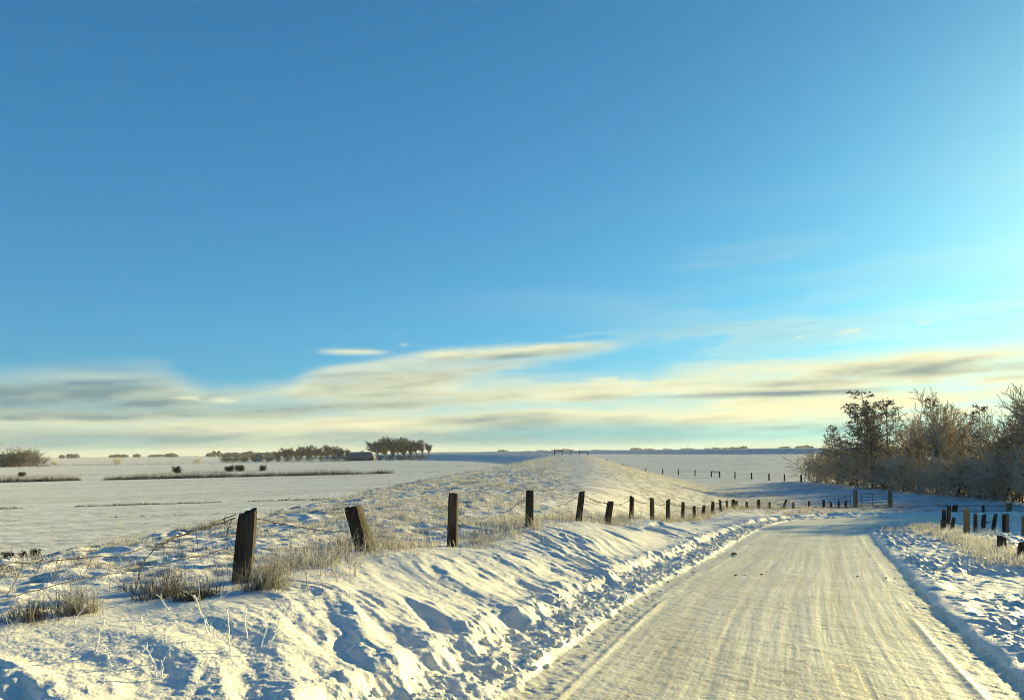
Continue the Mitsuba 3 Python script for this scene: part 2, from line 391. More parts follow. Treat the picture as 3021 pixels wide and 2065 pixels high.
scene['mat_dark_twig'] = {'type': 'twosided', 'bsdf': {'type': 'diffuse', 'reflectance': rgb(.05, .042, .034)}}
scene['mat_slate'] = {'type': 'principled', 'base_color': rgb(.13, .16, .20), 'roughness': .9}
scene['mat_brick'] = {'type': 'principled', 'base_color': rgb(.07, .045, .038), 'roughness': .85}
scene['mat_white'] = {'type': 'principled', 'base_color': rgb(.75, .76, .76), 'roughness': .5}
scene['mat_clod'] = {'type': 'diffuse', 'reflectance': rgb(.13, .105, .075)}

# ------------------------------------------------------------------ terrain: one sheet, finest near the road
CEN = np.array([0.2, -1.4])
ang = np.concatenate([np.arange(-0.73, 0.73, 0.0025), np.arange(0.74, 2 * np.pi - 0.74, 0.05)])
rad = [0.4, 0.8, 1.3, 1.8]
while rad[-1] < 60: rad.append(rad[-1] * 1.0043 if rad[-1] > 2.0 else rad[-1] * 1.05)
while rad[-1] < 760: rad.append(rad[-1] * 1.014)
while rad[-1] < 9000: rad.append(rad[-1] * 1.09)
rad = np.array(rad)
na, nr = len(ang), len(rad)
gx = CEN[0] + rad[:, None] * np.sin(ang)[None]
gy = CEN[1] + rad[:, None] * np.cos(ang)[None]
gzv, gs, gd, gu, gf = ground(gx, gy, True)
V = np.stack([gx.ravel(), gy.ravel(), gzv], 1)
V = np.vstack([V, [[CEN[0], CEN[1], gz(*CEN)]]])
ii, jj = np.meshgrid(np.arange(nr - 1), np.arange(na), indexing='ij')
q = np.stack([ii * na + jj, (ii + 1) * na + jj, (ii + 1) * na + (jj + 1) % na, ii * na + (jj + 1) % na], -1).reshape(-1, 4)[:, ::-1]
k0 = np.arange(na)
quads = np.vstack([q[:, [0, 1, 2]], q[:, [0, 2, 3]], np.stack([k0 * 0 + len(V) - 1, (k0 + 1) % na, k0], 1)])
if np.cross(V[quads[na * 50, 1]] - V[quads[na * 50, 0]], V[quads[na * 50, 2]] - V[quads[na * 50, 0]])[2] < 0: quads = quads[:, ::-1]
gs, gd, gu = np.append(gs, 26), np.append(gd, 0), np.append(gu, 3)
fd, fu = gd[quads].mean(1), gu[quads].mean(1)
fy = V[quads, 1].mean(1); fx = V[quads, 0].mean(1)
region = np.where(np.abs(fd) < 1.76, 0, np.where((fd < 0) & (fd > -5.6) & (fy < 46), 1, np.where((fd > 0) & (fd < 8) & (fy < 40), 2, np.where((fu > -foot(fy)) & (fu < 17) & (fy < 700), 3, 4))))
normals_all = np.zeros_like(V)
fn = np.cross(V[quads[:, 1]] - V[quads[:, 0]], V[quads[:, 2]] - V[quads[:, 0]])
for name, i, mat, lab, cat in (('road', 0, 'mat_road', 'narrow lane of packed yellowish snow with wheel tracks, bending right', 'road'), ('bank', 1, 'mat_snow', 'rippled snow bank sloping from the left fence to the lane', 'snow bank'),
                          ('verge', 2, 'mat_snow', 'lumpy snowy verge on the right of the lane', 'verge'), ('dike', 3, 'mat_dike', 'grassy snow-dusted old dike running ahead to a low crest', 'dike'),
                          ('field', 4, 'mat_field', 'wide flat snow covered marsh fields and meadow', 'field')):
    f = quads[region == i]
    ids, inv = np.unique(f, return_inverse=True)
    scene[name] = mikit.ply((V[ids], inv.reshape(-1, 3)), mat, smooth=True, uv=np.stack([gs[ids], gd[ids]], 1))
    tag(name, lab, cat, kind='structure')

# ------------------------------------------------------------------ measuring helpers
def unroll(px, py): return px + ROLL * (py - HOR), py + ROLL * (px - 512)


def pt(px, py, Z):
    """the place at distance Z on the line of sight through a picture point"""
    a, b = unroll(px, py)
    return np.array([(a - 512) / F * Z, Z, EYE - (b - HOR) / F * Z])


def hit(px, py, z0=3.5, z1=90):
    """where the line of sight through a picture point meets the ground"""
    Z = np.geomspace(z0, z1, 260)
    a, b = unroll(px, py)
    x, z = (a - 512) / F * Z, EYE - (b - HOR) / F * Z
    h = ground(x, Z)
    k = np.argmax(z <= h) if (z <= h).any() else len(Z) - 1
    return np.array([x[k], Z[k], h[k]])


def stand(px, Z):
    x = (px - 512) / F * Z
    return np.array([x, Z, gz(x, Z)])


# ------------------------------------------------------------------ sea dike and far land
sd = Path([(900, 330), (560, 530), (273, 720), (180, 1025), (60, 1450), (-100, 2000), (-420, 3000)], 6.0)
prof = [(-26, -0.3), (-9, 4.3), (-5, 5.1), (2, 5.3), (6, 5.0), (26, -0.3)]
step = max(1, len(sd.p) // 160)
pp, tt = sd.p[::step], sd.t[::step]
nrm = np.stack([tt[:, 1], -tt[:, 0]], 1)
sv = np.concatenate([np.concatenate([pp + nrm * o, np.full((len(pp), 1), h) + 0.3 * meshkit.noise(np.stack([pp[:, 0] / 60, pp[:, 1] / 60, pp[:, 0] * 0 + o], 1))[:, None]], 1)[:, None] for o, h in prof], 1).reshape(-1, 3)
m_ = len(prof)
a_, b_ = np.meshgrid(np.arange(len(pp) - 1), np.arange(m_ - 1), indexing='ij')
sf = np.stack([a_ * m_ + b_, a_ * m_ + b_ + 1, (a_ + 1) * m_ + b_ + 1, (a_ + 1) * m_ + b_], -1).reshape(-1, 4)
scene['sea_dike'] = mikit.ply((sv, sf), 'mat_field', smooth=40)
tag('sea_dike', 'long level sea dike in blue shade along the horizon', 'dike', kind='structure')

# ------------------------------------------------------------------ posts and fences
def post_mesh(base, h, w, lean=(0, 0), seed=0, na=14, nh=10, sink=0.25, slant=0.03):
    r = np.random.default_rng(seed)
    an = np.arange(na) * 2 * np.pi / na
    sq = 1 / np.maximum(np.abs(np.cos(an)), np.abs(np.sin(an))) ** 0.55
    prof = sq * (1 + r.uniform(-.10, .10, na)) * w / 2
    groove = r.uniform(0, 1, na) < .22
    prof = np.where(groove, prof * .86, prof)
    t = np.linspace(0, 1, nh) ** 0.9
    rot = r.uniform(0, 6.28)
    v = []
    s1, s2 = r.uniform(-1, 1, 2) * slant
    for k, q in enumerate(t):
        z = -sink + q * (h + sink)
        f = 1.04 - 0.10 * q + r.uniform(-.02, .02, na)
        if k == nh - 1: f = f * .93
        x, y = prof * f * np.cos(an + rot), prof * f * np.sin(an + rot)
        zz = np.full(na, z)
        if k >= nh - 2: zz = zz + (s1 * np.cos(an) + s2 * np.sin(an)) + (r.uniform(-.018, .018, na) if k == nh - 1 else 0)
        u = max(0, z) / max(h, .01)
        v.append(np.stack([x + lean[0] * u, y + lean[1] * u, zz], 1))
    v = np.vstack(v + [np.array([[lean[0], lean[1], h + r.uniform(-.03, 0.0)]])])
    i, j = np.meshgrid(np.arange(nh - 1), np.arange(na), indexing='ij')
    q = np.stack([i * na + j, i * na + (j + 1) % na, (i + 1) * na + (j + 1) % na, (i + 1) * na + j], -1).reshape(-1, 4)
    k = np.arange(na); o = (nh - 1) * na
    f = np.vstack([q[:, [0, 1, 2]], q[:, [0, 2, 3]], np.stack([o + k, o + (k + 1) % na, k * 0 + len(v) - 1], 1)])
    return v + np.asarray(base), f


def cap_mesh(top, w, seed=0):
    r = np.random.default_rng(seed)
    m = trimesh.creation.icosphere(2, 1.0)
    v = m.vertices * np.array([w * .56, w * .56, .035]) * (1 + .15 * (meshkit.noise(m.vertices * 2 + seed, seed)[:, None] - .5))
    return v + np.asarray(top), m.faces


def wire(points, r=.0055, seed=0, barbs=True, wob=.006):
    rg = np.random.default_rng(seed)
    p = np.asarray(points, float)
    c = np.concatenate([[0], np.cumsum(np.linalg.norm(np.diff(p, axis=0), axis=1))])
    n = max(4, int(c[-1] / .07))
    u = np.linspace(0, c[-1], n)
    q = np.stack([np.interp(u, c, p[:, k]) for k in range(3)], 1)
    if len(p) > 2:
        for _ in range(3): q[1:-1] = (q[:-2] + 2 * q[1:-1] + q[2:]) / 4
    q[1:-1] += rg.normal(0, wob, (n - 2, 3))
    b = MB()
    b.add(*tube(q, r, 3))
    if barbs:
        for k in range(2, n - 1, 2):
            d = rg.normal(0, 1, 3); d /= np.linalg.norm(d)
            b.add(*tube(np.array([q[k] - d * .028, q[k] + d * .028]), r * .7, 3, False))
    return b.mesh()


def sag(p, q, s, n=7):
    t = np.linspace(0, 1, n)[:, None]
    r = np.asarray(p) * (1 - t) + np.asarray(q) * t
    r[:, 2] -= 4 * s * (t * (1 - t))[:, 0]
    return r


LF = [(240, 7.9, .73, .195, .07), (363.5, 10.3, .585, .215, -.16), (450.5, 12.7, .89, .17, .03), (528, 15.1, .72, .17, .02), (577, 17.5, .68, .135, .09), (605, 19.9, .64, .15, .11), (629.5, 22.3, .65, .135, .03),
      (650.7, 24.7, .76, .135, .0), (666.4, 27.1, .78, .14, .01), (681.3, 29.5, .74, .145, .02), (692.8, 31.5, .58, .14, .0), (702, 33.6, .50, .15, .02), (711, 35.9, .58, .18, .02), (719.3, 38, .57, .14, -.03), (725.6, 40, .46, .13, .0),
      (731.9, 41.5, .50, .22, .0), (734.8, 42, .44, .14, .02), (745.2, 43, .36, .15, .0), (757.6, 44.2, .52, .18, -.03), (768.3, 45.2, .37, .13, .0), (781.5, 46.3, .52, .17, .22), (791.8, 47.2, .36, .12, .0),
      (807.6, 48.4, .42, .13, .0), (822.4, 49.5, .52, .17, .0), (829.5, 50, .38, .13, .0), (837.5, 50.6, .50, .12, .0), (844.5, 51, .50, .13, .03)]
fence = numbered('fence')
tag(fence, 'old fence of dark weathered posts and barbed wire along the left bank of the lane', 'fence')
LP = []
plab = {0: 'thick nearest post with splintered top', 1: 'stout post leaning to the left in brown grass', 2: 'tall slim upright post', 3: 'upright post with a stub of wood beside it', 4: 'post leaning right with wire on its top', 5: 'short post leaning right',
        20: 'small far post tilted sharply right'}
for i, (px, Z, h, w, ln) in enumerate(LF):
    px_, _ = unroll(px, 525)
    b = stand(px_, Z)
    near = i < 9
    key = part(fence, 'post', post_mesh(b, h, w, (ln, 0), 100 + i, 16 if near else 9, 12 if near else 5), 'mat_wood', smooth=40, label=plab.get(i))
    LP.append(b + np.array([ln * .93, -.0, h * .92]))
for i, s_ in [(2, .18), (3, .14), (4, .06), (5, .10), (6, .12), (7, .16), (8, .12), (9, .12), (10, .04), (11, .1), (12, .08), (13, .08), (14, .05), (17, .08), (18, .1), (20, .1)]:
    if i == 2: pts = sag(LP[3] * .55 + LP[2] * .45 - [0, 0, .35], LP[3], .05)
    elif i == 3: pts = sag(pt(556, 506, 16.6), LP[4], .03)
    else: pts = sag(LP[i], LP[i + 1], s_)
    part(fence, 'wire', wire(pts, .0085 if i > 3 else .006, i), 'mat_wire')
def netw(z):   # picture points on the fence's own upright plane
    out = []
    for zx, zy in z:
        px, py = zx / 8.57, 474.6 + zy / 8.57
        out.append(pt(px, py, 4769 / (844 - px)))
    return out
part(fence, 'wire', wire(netw([(2010, 338), (1800, 412), (1480, 545), (1290, 612), (1235, 700), (1165, 860), (1090, 1080)]), .006, 50), 'mat_wire', label='strand of barbed wire sagging from the nearest post to the snow')
part(fence, 'wire', wire(netw([(2000, 365), (1850, 420), (1650, 480), (1500, 530), (1300, 605)]), .006, 51), 'mat_wire')
part(fence, 'wire', wire(netw([(1990, 360), (1940, 410), (1910, 500), (1930, 640)]), .004, 52, False), 'mat_wire')
part(fence, 'wire', wire(netw([(1290, 605), (1000, 698), (580, 712), (300, 742), (0, 765), (-300, 800)]), .0045, 53), 'mat_wire')
part(fence, 'wire', wire(netw([(1960, 625), (1600, 715), (1190, 800), (850, 860), (540, 920), (270, 985), (0, 1075), (-300, 1150)]), .0042, 54, False), 'mat_wire')
part(fence, 'wire', wire([LP[0], *netw([(2560, 455), (2800, 475), (2980, 490)])], .006, 55), 'mat_wire')
part(fence, 'wire', wire([*netw([(2870, 330)]), LP[1] + [-.06, 0, .0]], .004, 56), 'mat_wire')
nb = MB()
for zx, a, b_ in [(1780, 430, 900), (1660, 480, 760), (1520, 540, 745), (1380, 590, 770), (1910, 380, 640), (1110, 690, 830), (940, 705, 850), (760, 715, 880), (520, 715, 925), (330, 745, 975), (180, 755, 1040), (60, 765, 1060)]:
    o = (1290 - zx) * .14
    p_ = netw([(zx, a), (zx - o * .4, (a + b_) / 2), (zx - o, b_)])
    nb.add(*wire(p_, .003, zx, False, .004))
part(fence, 'wire_netting', nb.mesh(), 'mat_wire', label='torn stock netting left of the nearest post', kind='stuff')

# far-off braced fence over the dike crest and down to the trees
fence2 = numbered('fence')
tag(fence2, 'distant post and rail fence crossing the dike crest and running down to the right', 'fence')
C2 = [(554.3, 192), (562.3, 192), (570.8, 193), (579.2, 194), (587.7, 194), (606, 186), (621, 178), (628.7, 176), (645.4, 170), (662.3, 162), (678, 155), (694.8, 147), (711, 140), (719.2, 137), (734.6, 131), (751.2, 126), (768.6, 121), (784.2, 117), (800.8, 112)]
CP = []
for i, (px, Z) in enumerate(C2):
    px_, _ = unroll(px, 460)
    b = stand(px_, Z)
    ln = .25 if i == 5 else 0
    part(fence2, 'post', post_mesh(b, 1.08, .23, (ln, 0), 300 + i, 7, 4), 'mat_wood', smooth=40)
    CP.append(b)
for i in (0, 3, 6, 12):
    part(fence2, 'rail', box_between(CP[i] + [0, -.02, 1.0], CP[i + 1] + [0, -.02, 1.0], .13, .14), 'mat_wood')
bt = MB()
for i in list(range(0, 4)) + list(range(6, 18)):
    bt.add(*tube(sag(CP[i] + [0, 0, .85], CP[i + 1] + [0, 0, .85], .05), .012, 3))
part(fence2, 'wire', bt.mesh(), 'mat_wire')

# gate at the bend
gate = numbered('field_gate')
tag(gate, 'galvanised tubular field gate hung between two thick brown posts beyond the bend', 'gate')
g0, g1 = stand(854.5 + .6, 51.8), stand(889.3 + .6, 52.2)
zg = (g0[2] + g1[2]) / 2
for g, ln in ((g0, 0.0), (g1, -.05)):
    g = np.array([g[0], g[1], zg])
    part(gate, 'gate_post', post_mesh(g, 1.16, .27, (ln, 0), int(g[0] * 10), 12, 6, slant=.05), 'mat_new_wood', smooth=40)
ga, gb = g0 + [.28, -.22, 0], g1 + [-.28, -.22, 0]
for k, z in enumerate((.16, .34, .54, .74, .92)):
    part(gate, 'rail', tube(np.array([[ga[0], ga[1], zg + z], [gb[0], gb[1], zg + z]]), .026, 6), 'mat_steel', smooth=50)
for t in (0, .42, 1.0):
    q_ = ga * (1 - t) + gb * t
    part(gate, 'upright', tube(np.array([[q_[0], q_[1], zg + .13], [q_[0], q_[1], zg + .95]]), .03, 6), 'mat_steel', smooth=50)
hurd = numbered('sheep_hurdle')
tag(hurd, 'low tubular metal hurdle behind the fence just left of the gate', 'hurdle')
ha, hb = g0 + [-1.75, .35, 0], g0 + [-.25, .25, 0]
for z in (.25, .42, .60, .82):
    part(hurd, 'rail', tube(np.array([[ha[0], ha[1], zg + z], [hb[0], hb[1], zg + z]]), .022, 6), 'mat_steel')
for t in (0, .75, 1):
    q_ = ha * (1 - t) + hb * t
    part(hurd, 'upright', tube(np.array([[q_[0], q_[1], zg - .1], [q_[0], q_[1], zg + .84]]), .024, 6), 'mat_steel')

# right-hand verge: broken fence
fence3 = numbered('fence')
tag(fence3, 'broken fence stumps with one frosted rail in the grass along the right verge', 'fence')
def rpost(f, px, Z, top, w, ln=0, mat='mat_wood', lab=None, cap=False, seed=0, name='post', na=12):
    p = pt(px, top, Z)
    g = gz(p[0], Z)
    h = max(.22, p[2] - g)
    k = part(f, name, post_mesh([p[0] - ln, Z, g], h, w, (ln, 0), int(px * 7) + seed, na, 6, slant=.02), mat, smooth=40, label=lab)
    if cap: part(k, 'snow_cap', cap_mesh([p[0], Z, g + h + .004], w), 'mat_snow', smooth=True)
    return np.array([p[0], Z, g + h])
pF = rpost(fence3, 965, 22, 508.3, .165, 0, 'mat_new_wood', 'thickest brown post standing over the frosted grass')
pJ = rpost(fence3, 1000, 17, 534.2, .175, .0, 'mat_wood', 'squat square stump topped with snow', True)
pK = rpost(fence3, 1020.8, 14.6, 541.5, .16, .03, 'mat_wood', 'rotten notched stump at the right edge')
pD = rpost(fence3, 941.8, 24, 518.4, .165, .0, 'mat_wood', 'low broad stump at the left end')
rpost(fence3, 952.2, 24.5, 517.5, .12, .08)
rpost(fence3, 974, 24, 513.4, .11, .0)
k_ = part(fence3, 'rail', wire([pJ + [0.03, 0, -.03], (pJ + pK) / 2 + [0, 0, .01], pK + [0, 0, .0]], .017, 3, False, .004), 'mat_white', label='thin frosted rail between the two nearest stumps')
fence4 = numbered('fence')
tag(fence4, 'line of leaning old posts in the shaded meadow behind the right verge', 'fence')
for px, Z, top, w, ln, mat in [(942.9, 27, 509.5, .13, .0, 'mat_wood'), (948, 28.5, 505.6, .15, .04, 'mat_wood'), (983, 27, 514, .15, .05, 'mat_wood'), (994.5, 26.8, 513.6, .13, .12, 'mat_wood'), (1002.3, 26.4, 513.8, .11, .0, 'mat_wood'), (1005.8, 26.3, 513.8, .11, 0, 'mat_new_wood'), (1022.3, 26, 515.3, .14, 0, 'mat_new_wood')]:
    rpost(fence4, px, Z, top, w, ln, mat, na=9)
fence5 = numbered('fence')
tag(fence5, 'three short posts in frosty grass across the lane, right of the gate', 'fence')
for px, Z, top, w, ln, mat in [(954, 45, 504.2, .28, .10, 'mat_wood'), (982, 44.5, 505, .16, .0, 'mat_wood'), (1008, 44, 502.8, .30, .04, 'mat_new_wood')]:
    rpost(fence5, px, Z, top, w, ln, mat, na=9)


# ------------------------------------------------------------------ grass
def blades(roots, heights, n, spread, rng, base, tip, width=.006, lean=(0, 0), segs=2, frost=.6):
    """n blades at every root; one mesh with vertex colours"""
    R = np.repeat(roots, n, 0); H = np.repeat(heights, n) * rng.uniform(.25, 1.15, len(R)) ** 1.0
    N = len(R)
    R = R + np.stack([rng.normal(0, spread, N), rng.normal(0, spread, N), np.zeros(N)], 1)
    R[:, 2] -= .02
    az = rng.uniform(0, 2 * np.pi, N); li = np.abs(rng.normal(.45, .50, N))
    dx, dy = np.cos(az) * li + lean[0], np.sin(az) * li + lean[1]
    sa = rng.uniform(0, np.pi, N)
    sx, sy = np.cos(sa), np.sin(sa)
    w = width * rng.uniform(.6, 1.4, N)
    def lvl(t, ww):
        c = R + np.stack([dx * H * t ** 1.7, dy * H * t ** 1.7, H * t * (1 - .22 * li * t)], 1)
        o = np.stack([sx * ww, sy * ww, sx * 0], 1) / 2
        return c - o, c + o
    base, tip = np.asarray(base, float), np.asarray(tip, float)
    var = rng.uniform(.55, 1.25, (N, 1)) * np.repeat(rng.choice([.35, .7, 1, 1.1], len(roots)), n)[:, None]; fr = np.clip(rng.normal(frost, .22, (N, 1)) - np.repeat(rng.choice([0, 0, .15, .5], len(roots)), n)[:, None], 0, 1)
    cb = base * var; cm = cb * (1 - .55 * fr) + tip * .55 * fr; ct = cb * (1 - fr) + tip * fr
    a0, a1 = lvl(0, w)
    top = lvl(1.0, w * 0)[0]
    if segs == 2:
        m0, m1 = lvl(.55, w * .8)
        v = np.stack([a0, a1, m0, m1, top], 1).reshape(-1, 3)
        c = np.stack([cb, cb, cm, cm, ct], 1).reshape(-1, 3)
        k = np.arange(N)[:, None] * 5
        f = np.concatenate([k + [0, 1, 3], k + [0, 3, 2], k + [2, 3, 4]], 0)
    else:
        v = np.stack([a0, a1, top], 1).reshape(-1, 3); c = np.stack([cb, cb, ct], 1).reshape(-1, 3)
        f = np.arange(N)[:, None] * 3 + [0, 1, 2]
    return v, f, np.clip(c, 0, .92)


def stuff(key, parts, label, cat):
    vs, fs, cs, n = [], [], [], 0
    for v, f, c in parts:
        vs.append(v); fs.append(f + n); cs.append(c); n += len(v)
    k = numbered(key)
    scene[k] = mikit.ply((np.vstack(vs), np.vstack(fs)), 'mat_blade', smooth=False, color=np.vstack(cs))
    tag(k, label, cat, kind='stuff')
    return k


STRAW, BROWN, FROST = (.27, .26, .23), (.12, .104, .083), (.80, .81, .82)
rng = np.random.default_rng(7)
# frosted grass all over the dike
n = 120000
rr = 9 * np.exp(rng.uniform(0, 1, n) ** 0.82 * np.log(200 / 9)); th = rng.uniform(-.72, .62, n)
X, Y = rr * np.sin(th), rr * np.cos(th)
Zg, S_, D_, U_, DF_ = ground(X, Y, True)
pth = np.exp(-((U_ - np.interp(Y, [27, 42, 100, 190], [2.6, 1.9, 1.0, 0.2])) / 2.0) ** 2) * ss(20, 27, Y)
pick = (D_ < -4.6) & (U_ > -foot(Y) * .8) & (U_ < 20) & (Y < 205) & (DF_ < .8) & (rng.uniform(0, 1, n) > 1.05 * pth) & (rng.uniform(0, 1, n) < .12 + .88 * ss(11, 18, Y)) & (meshkit.fbm(np.stack([X / 1.3, Y / 1.3, X * 0], 1), 3, 8) > .475)
pick &= ~((DF_ > -.2) & (Y < 50) & (rng.uniform(0, 1, n) < .5))
P = np.stack([X, Y, Zg], 1)[pick]; Rr = rr[pick]
nearm = Rr < 26
hgt = rng.uniform(.06, .22, len(P)) * (1 + 1.1 * ss(25, 110, Rr))
stuff('frosted_grass', [blades(P[nearm], hgt[nearm], 9, .05, rng, STRAW, FROST, .007, (-.1, -.1), 2, .95), blades(P[~nearm], hgt[~nearm], 7, .16, rng, STRAW, FROST, .016, (-.1, -.1), 1, .92)],
      'frosted tussock grass covering the old dike behind the fence', 'grass')
# tall dead grass along the fence
fs_ = rng.uniform(0, len(FENCE.p) - 1, 2300).astype(int)
q_ = FENCE.p[fs_]; nn = np.stack([FENCE.t[fs_][:, 1], -FENCE.t[fs_][:, 0]], 1)
off = rng.normal(-.15, .32, len(q_))
q_ = q_ + nn * off[:, None]
ok = (q_[:, 1] > 6.6) & (q_[:, 1] < 53) & (meshkit.noise(np.stack([q_[:, 0] * 1.1, q_[:, 1] * 1.1, q_[:, 0] * 0], 1), 3) > .34)
ok &= ~((q_[:, 1] < 8.8) & (rng.uniform(0, 1, len(q_)) < .5))
q_ = q_[ok]
P = np.concatenate([q_, ground(q_[:, 0], q_[:, 1])[:, None]], 1)
nearm = P[:, 1] < 20
stuff('tall_grass', [blades(P[nearm], rng.uniform(.16, .42, nearm.sum()), 12, .07, rng, (.28, .25, .205), FROST, .006, (-.08, -.12), 2, .7), blades(P[~nearm], rng.uniform(.20, .46, (~nearm).sum()), 10, .10, rng, (.28, .255, .215), FROST, .012, (-.05, -.1), 1, .7)],
      'taller straw coloured grass growing along the left fence line', 'grass')
# long frosted stems standing out of the snow before and behind the fence
q_ = np.stack([rng.uniform(-6.5, 2.2, 560), rng.uniform(5.2, 18, 560)], 1)
_, _, d2, _, f2 = ground(q_[:, 0], q_[:, 1], True)
q_ = q_[(d2 < -4.2) & (np.abs(f2 + .1) < 1.1) & (meshkit.noise(np.stack([q_[:, 0] * .9, q_[:, 1] * .9, q_[:, 0] * 0], 1), 12) > .35)]
P = np.concatenate([q_, ground(q_[:, 0], q_[:, 1])[:, None]], 1)
stuff('frosted_stems', [blades(P, rng.uniform(.18, .48, len(P)), 3, .05, rng, (.40, .38, .34), FROST, .0085, (-.1, -.05), 2, .95)], 'long white frosted stems standing out of the snow along the nearest posts', 'grass')
# frosted grass of the right verge
VP = Path([(8.9, 13.2), (9.75, 14.6), (10.9, 17), (13.0, 22), (13.9, 24.4), (14.9, 27.2), (16, 29)], .05)
i_ = rng.uniform(0, len(VP.p) - 1, 1500).astype(int)
q_ = VP.p[i_] + np.stack([VP.t[i_][:, 1], -VP.t[i_][:, 0]], 1) * rng.normal(-.26, .27, 1500)[:, None]
P = np.concatenate([q_, ground(q_[:, 0], q_[:, 1])[:, None]], 1)
P = P[meshkit.noise(P * 1.3, 4) > .33]
x2 = np.stack([rng.uniform(12.6, 15.2, 260), rng.uniform(22.8, 27.5, 260)], 1)
P = np.vstack([P, np.concatenate([x2, ground(x2[:, 0], x2[:, 1])[:, None]], 1)])
stuff('verge_grass', [blades(P, rng.uniform(.09, .26, len(P)), 11, .07, rng, (.42, .40, .36), FROST, .009, (-.1, -.15), 2, .85)], 'thick white frosted grass along the stumps of the right verge', 'grass')
q_ = np.stack([rng.uniform(25.5, 46, 900), rng.normal(43.6, .5, 900)], 1)
q2 = np.stack([rng.uniform(12, 30, 700), 44 + rng.normal(0, 5, 700)], 1)
_, _, d2, _, f2 = ground(q2[:, 0], q2[:, 1], True)
q2 = q2[(d2 < -2.6) & (f2 > .3)]
q_ = np.vstack([q_, q2])
P = np.concatenate([q_, ground(q_[:, 0], q_[:, 1])[:, None]], 1)
stuff('bend_grass', [blades(P, rng.uniform(.12, .45, len(P)), 9, .14, rng, (.24, .18, .10), FROST, .016, (-.05, -.1), 1, .4)], 'patchy frosty grass on the outer verge of the bend by the gate', 'grass')
# sparse grass in the shaded meadow
q_ = np.stack([rng.uniform(14, 48, 5200), rng.uniform(46, 112, 5200)], 1)
u_ = ground(q_[:, 0], q_[:, 1], True)
okk = u_[3] > 12
P = np.concatenate([q_, u_[0][:, None]], 1)[okk]
stuff('meadow_grass', [blades(P, rng.uniform(.06, .18, len(P)), 5, .25, rng, (.33, .29, .20), FROST, .02, (0, 0), 1, .5)], 'short snowy grass of the shaded meadow before the wood', 'grass')

def row(a, b, count, h0, h1, per, spread, base, frost, seed, width=.03, jit=.5, thr=.0, freq=.15, lean=(0, 0)):
    r = np.random.default_rng(seed)
    t = r.uniform(0, 1, count)[:, None]
    q = np.asarray(a) * (1 - t) + np.asarray(b) * t + r.normal(0, jit, (count, 2))
    k = meshkit.fbm(np.stack([q[:, 0] * freq, q[:, 1] * freq, q[:, 0] * 0 + seed], 1), 3, seed)
    q = q[k > thr]; k = k[k > thr]
    P = np.concatenate([q, ground(q[:, 0], q[:, 1])[:, None]], 1)
    return blades(P, r.uniform(h0, h1, len(P)) * (.4 + 1.2 * k), per, spread, r, base, FROST, width, lean, 1, frost)
stuff('reeds', [row((-118, 133), (-27.7, 175), 2600, 1.0, 1.9, 5, .25, (.15, .12, .085), .18, 1, .05, .45, .27, .12, (.2, 0)), row((-27.7, 175), (-8, 190), 90, .6, 1.1, 4, .2, (.22, .18, .12), .3, 2, .04, .3, .45)], 'brown reeds lining the long field ditch on the left', 'reeds')
stuff('ditch_grass', [row((-150, 158), (-62, 227), 700, .2, .5, 4, .3, (.20, .17, .12), .3, 3, .05, .5, .38), row((-62, 227), (-15, 265), 300, .2, .45, 4, .3, (.22, .19, .14), .3, 4, .05, .5, .4),
                      row((-62, 64), (-9, 82), 1100, .12, .32, 5, .14, (.16, .135, .10), .25, 5, .05, .14, .40, .3), row((-50, 52), (-14, 64), 420, .08, .24, 4, .14, (.18, .155, .12), .3, 6, .04, .14, .46, .4),
                      row((-340, 365), (-30, 445), 900, .5, 1.1, 4, .8, (.20, .15, .10), .15, 9, .12, 2.5, .4, .03),
                      row((70, 250), (260, 300), 500, .3, .7, 4, .5, (.20, .17, .12), .3, 7, .07, .8, .4, .06), row((40, 330), (400, 420), 600, .3, .8, 4, .5, (.20, .17, .12), .3, 8, .09, 1.0, .4, .05)],
      'thin lines of dead grass along the ditches and furrows of the fields', 'grass')

# single tufts and stalks
def tuft(px, py, h, nb_, spread, base, frost, label, seed, lean=(0, 0), Z=None):
    k = numbered('grass_tuft')
    r = np.random.default_rng(seed)
    c = hit(px, py)
    roots = c + np.concatenate([r.normal(0, spread, (nb_ // 10, 2)), np.zeros((nb_ // 10, 1))], 1)
    roots[:, 2] = ground(roots[:, 0], roots[:, 1])
    v, f, col = blades(roots, r.uniform(h * .7, h * 1.1, len(roots)), 10, .035, r, base, FROST, .0055, lean, 2, frost)
    scene[k] = mikit.ply((v, f), 'mat_blade', color=col)
    tag(k, label, 'grass tuft', 'tufts of long dead grass by the left fence')
tuft(76, 613, .34, 420, .085, (.20, .175, .135), .8, 'bushy frosted grass tuft nearest to the left edge under the sagging netting', 1, (-.1, 0))
tuft(22, 621, .24, 300, .09, BROWN, .35, 'darker low grass tuft at the left edge of the snow bank', 2)
tuft(262, 588, .42, 520, .10, STRAW, .32, 'golden grass tuft drooping right of the thick nearest post', 3, (.25, -.1))
tuft(375, 545, .36, 420, .14, STRAW, .35, 'straw tuft at the foot of the post leaning left', 4, (.2, -.1))
tuft(345, 545, .30, 260, .10, (.20, .175, .135), .8, 'frosty tuft left of the post leaning left', 5)
tuft(300, 566, .32, 420, .24, STRAW, .8, 'wide spreading tuft midway between the first two posts', 6)
tuft(165, 590, .30, 300, .14, BROWN, .7, 'brown matted tuft behind the darkened hollow patch by the nearest post', 7)

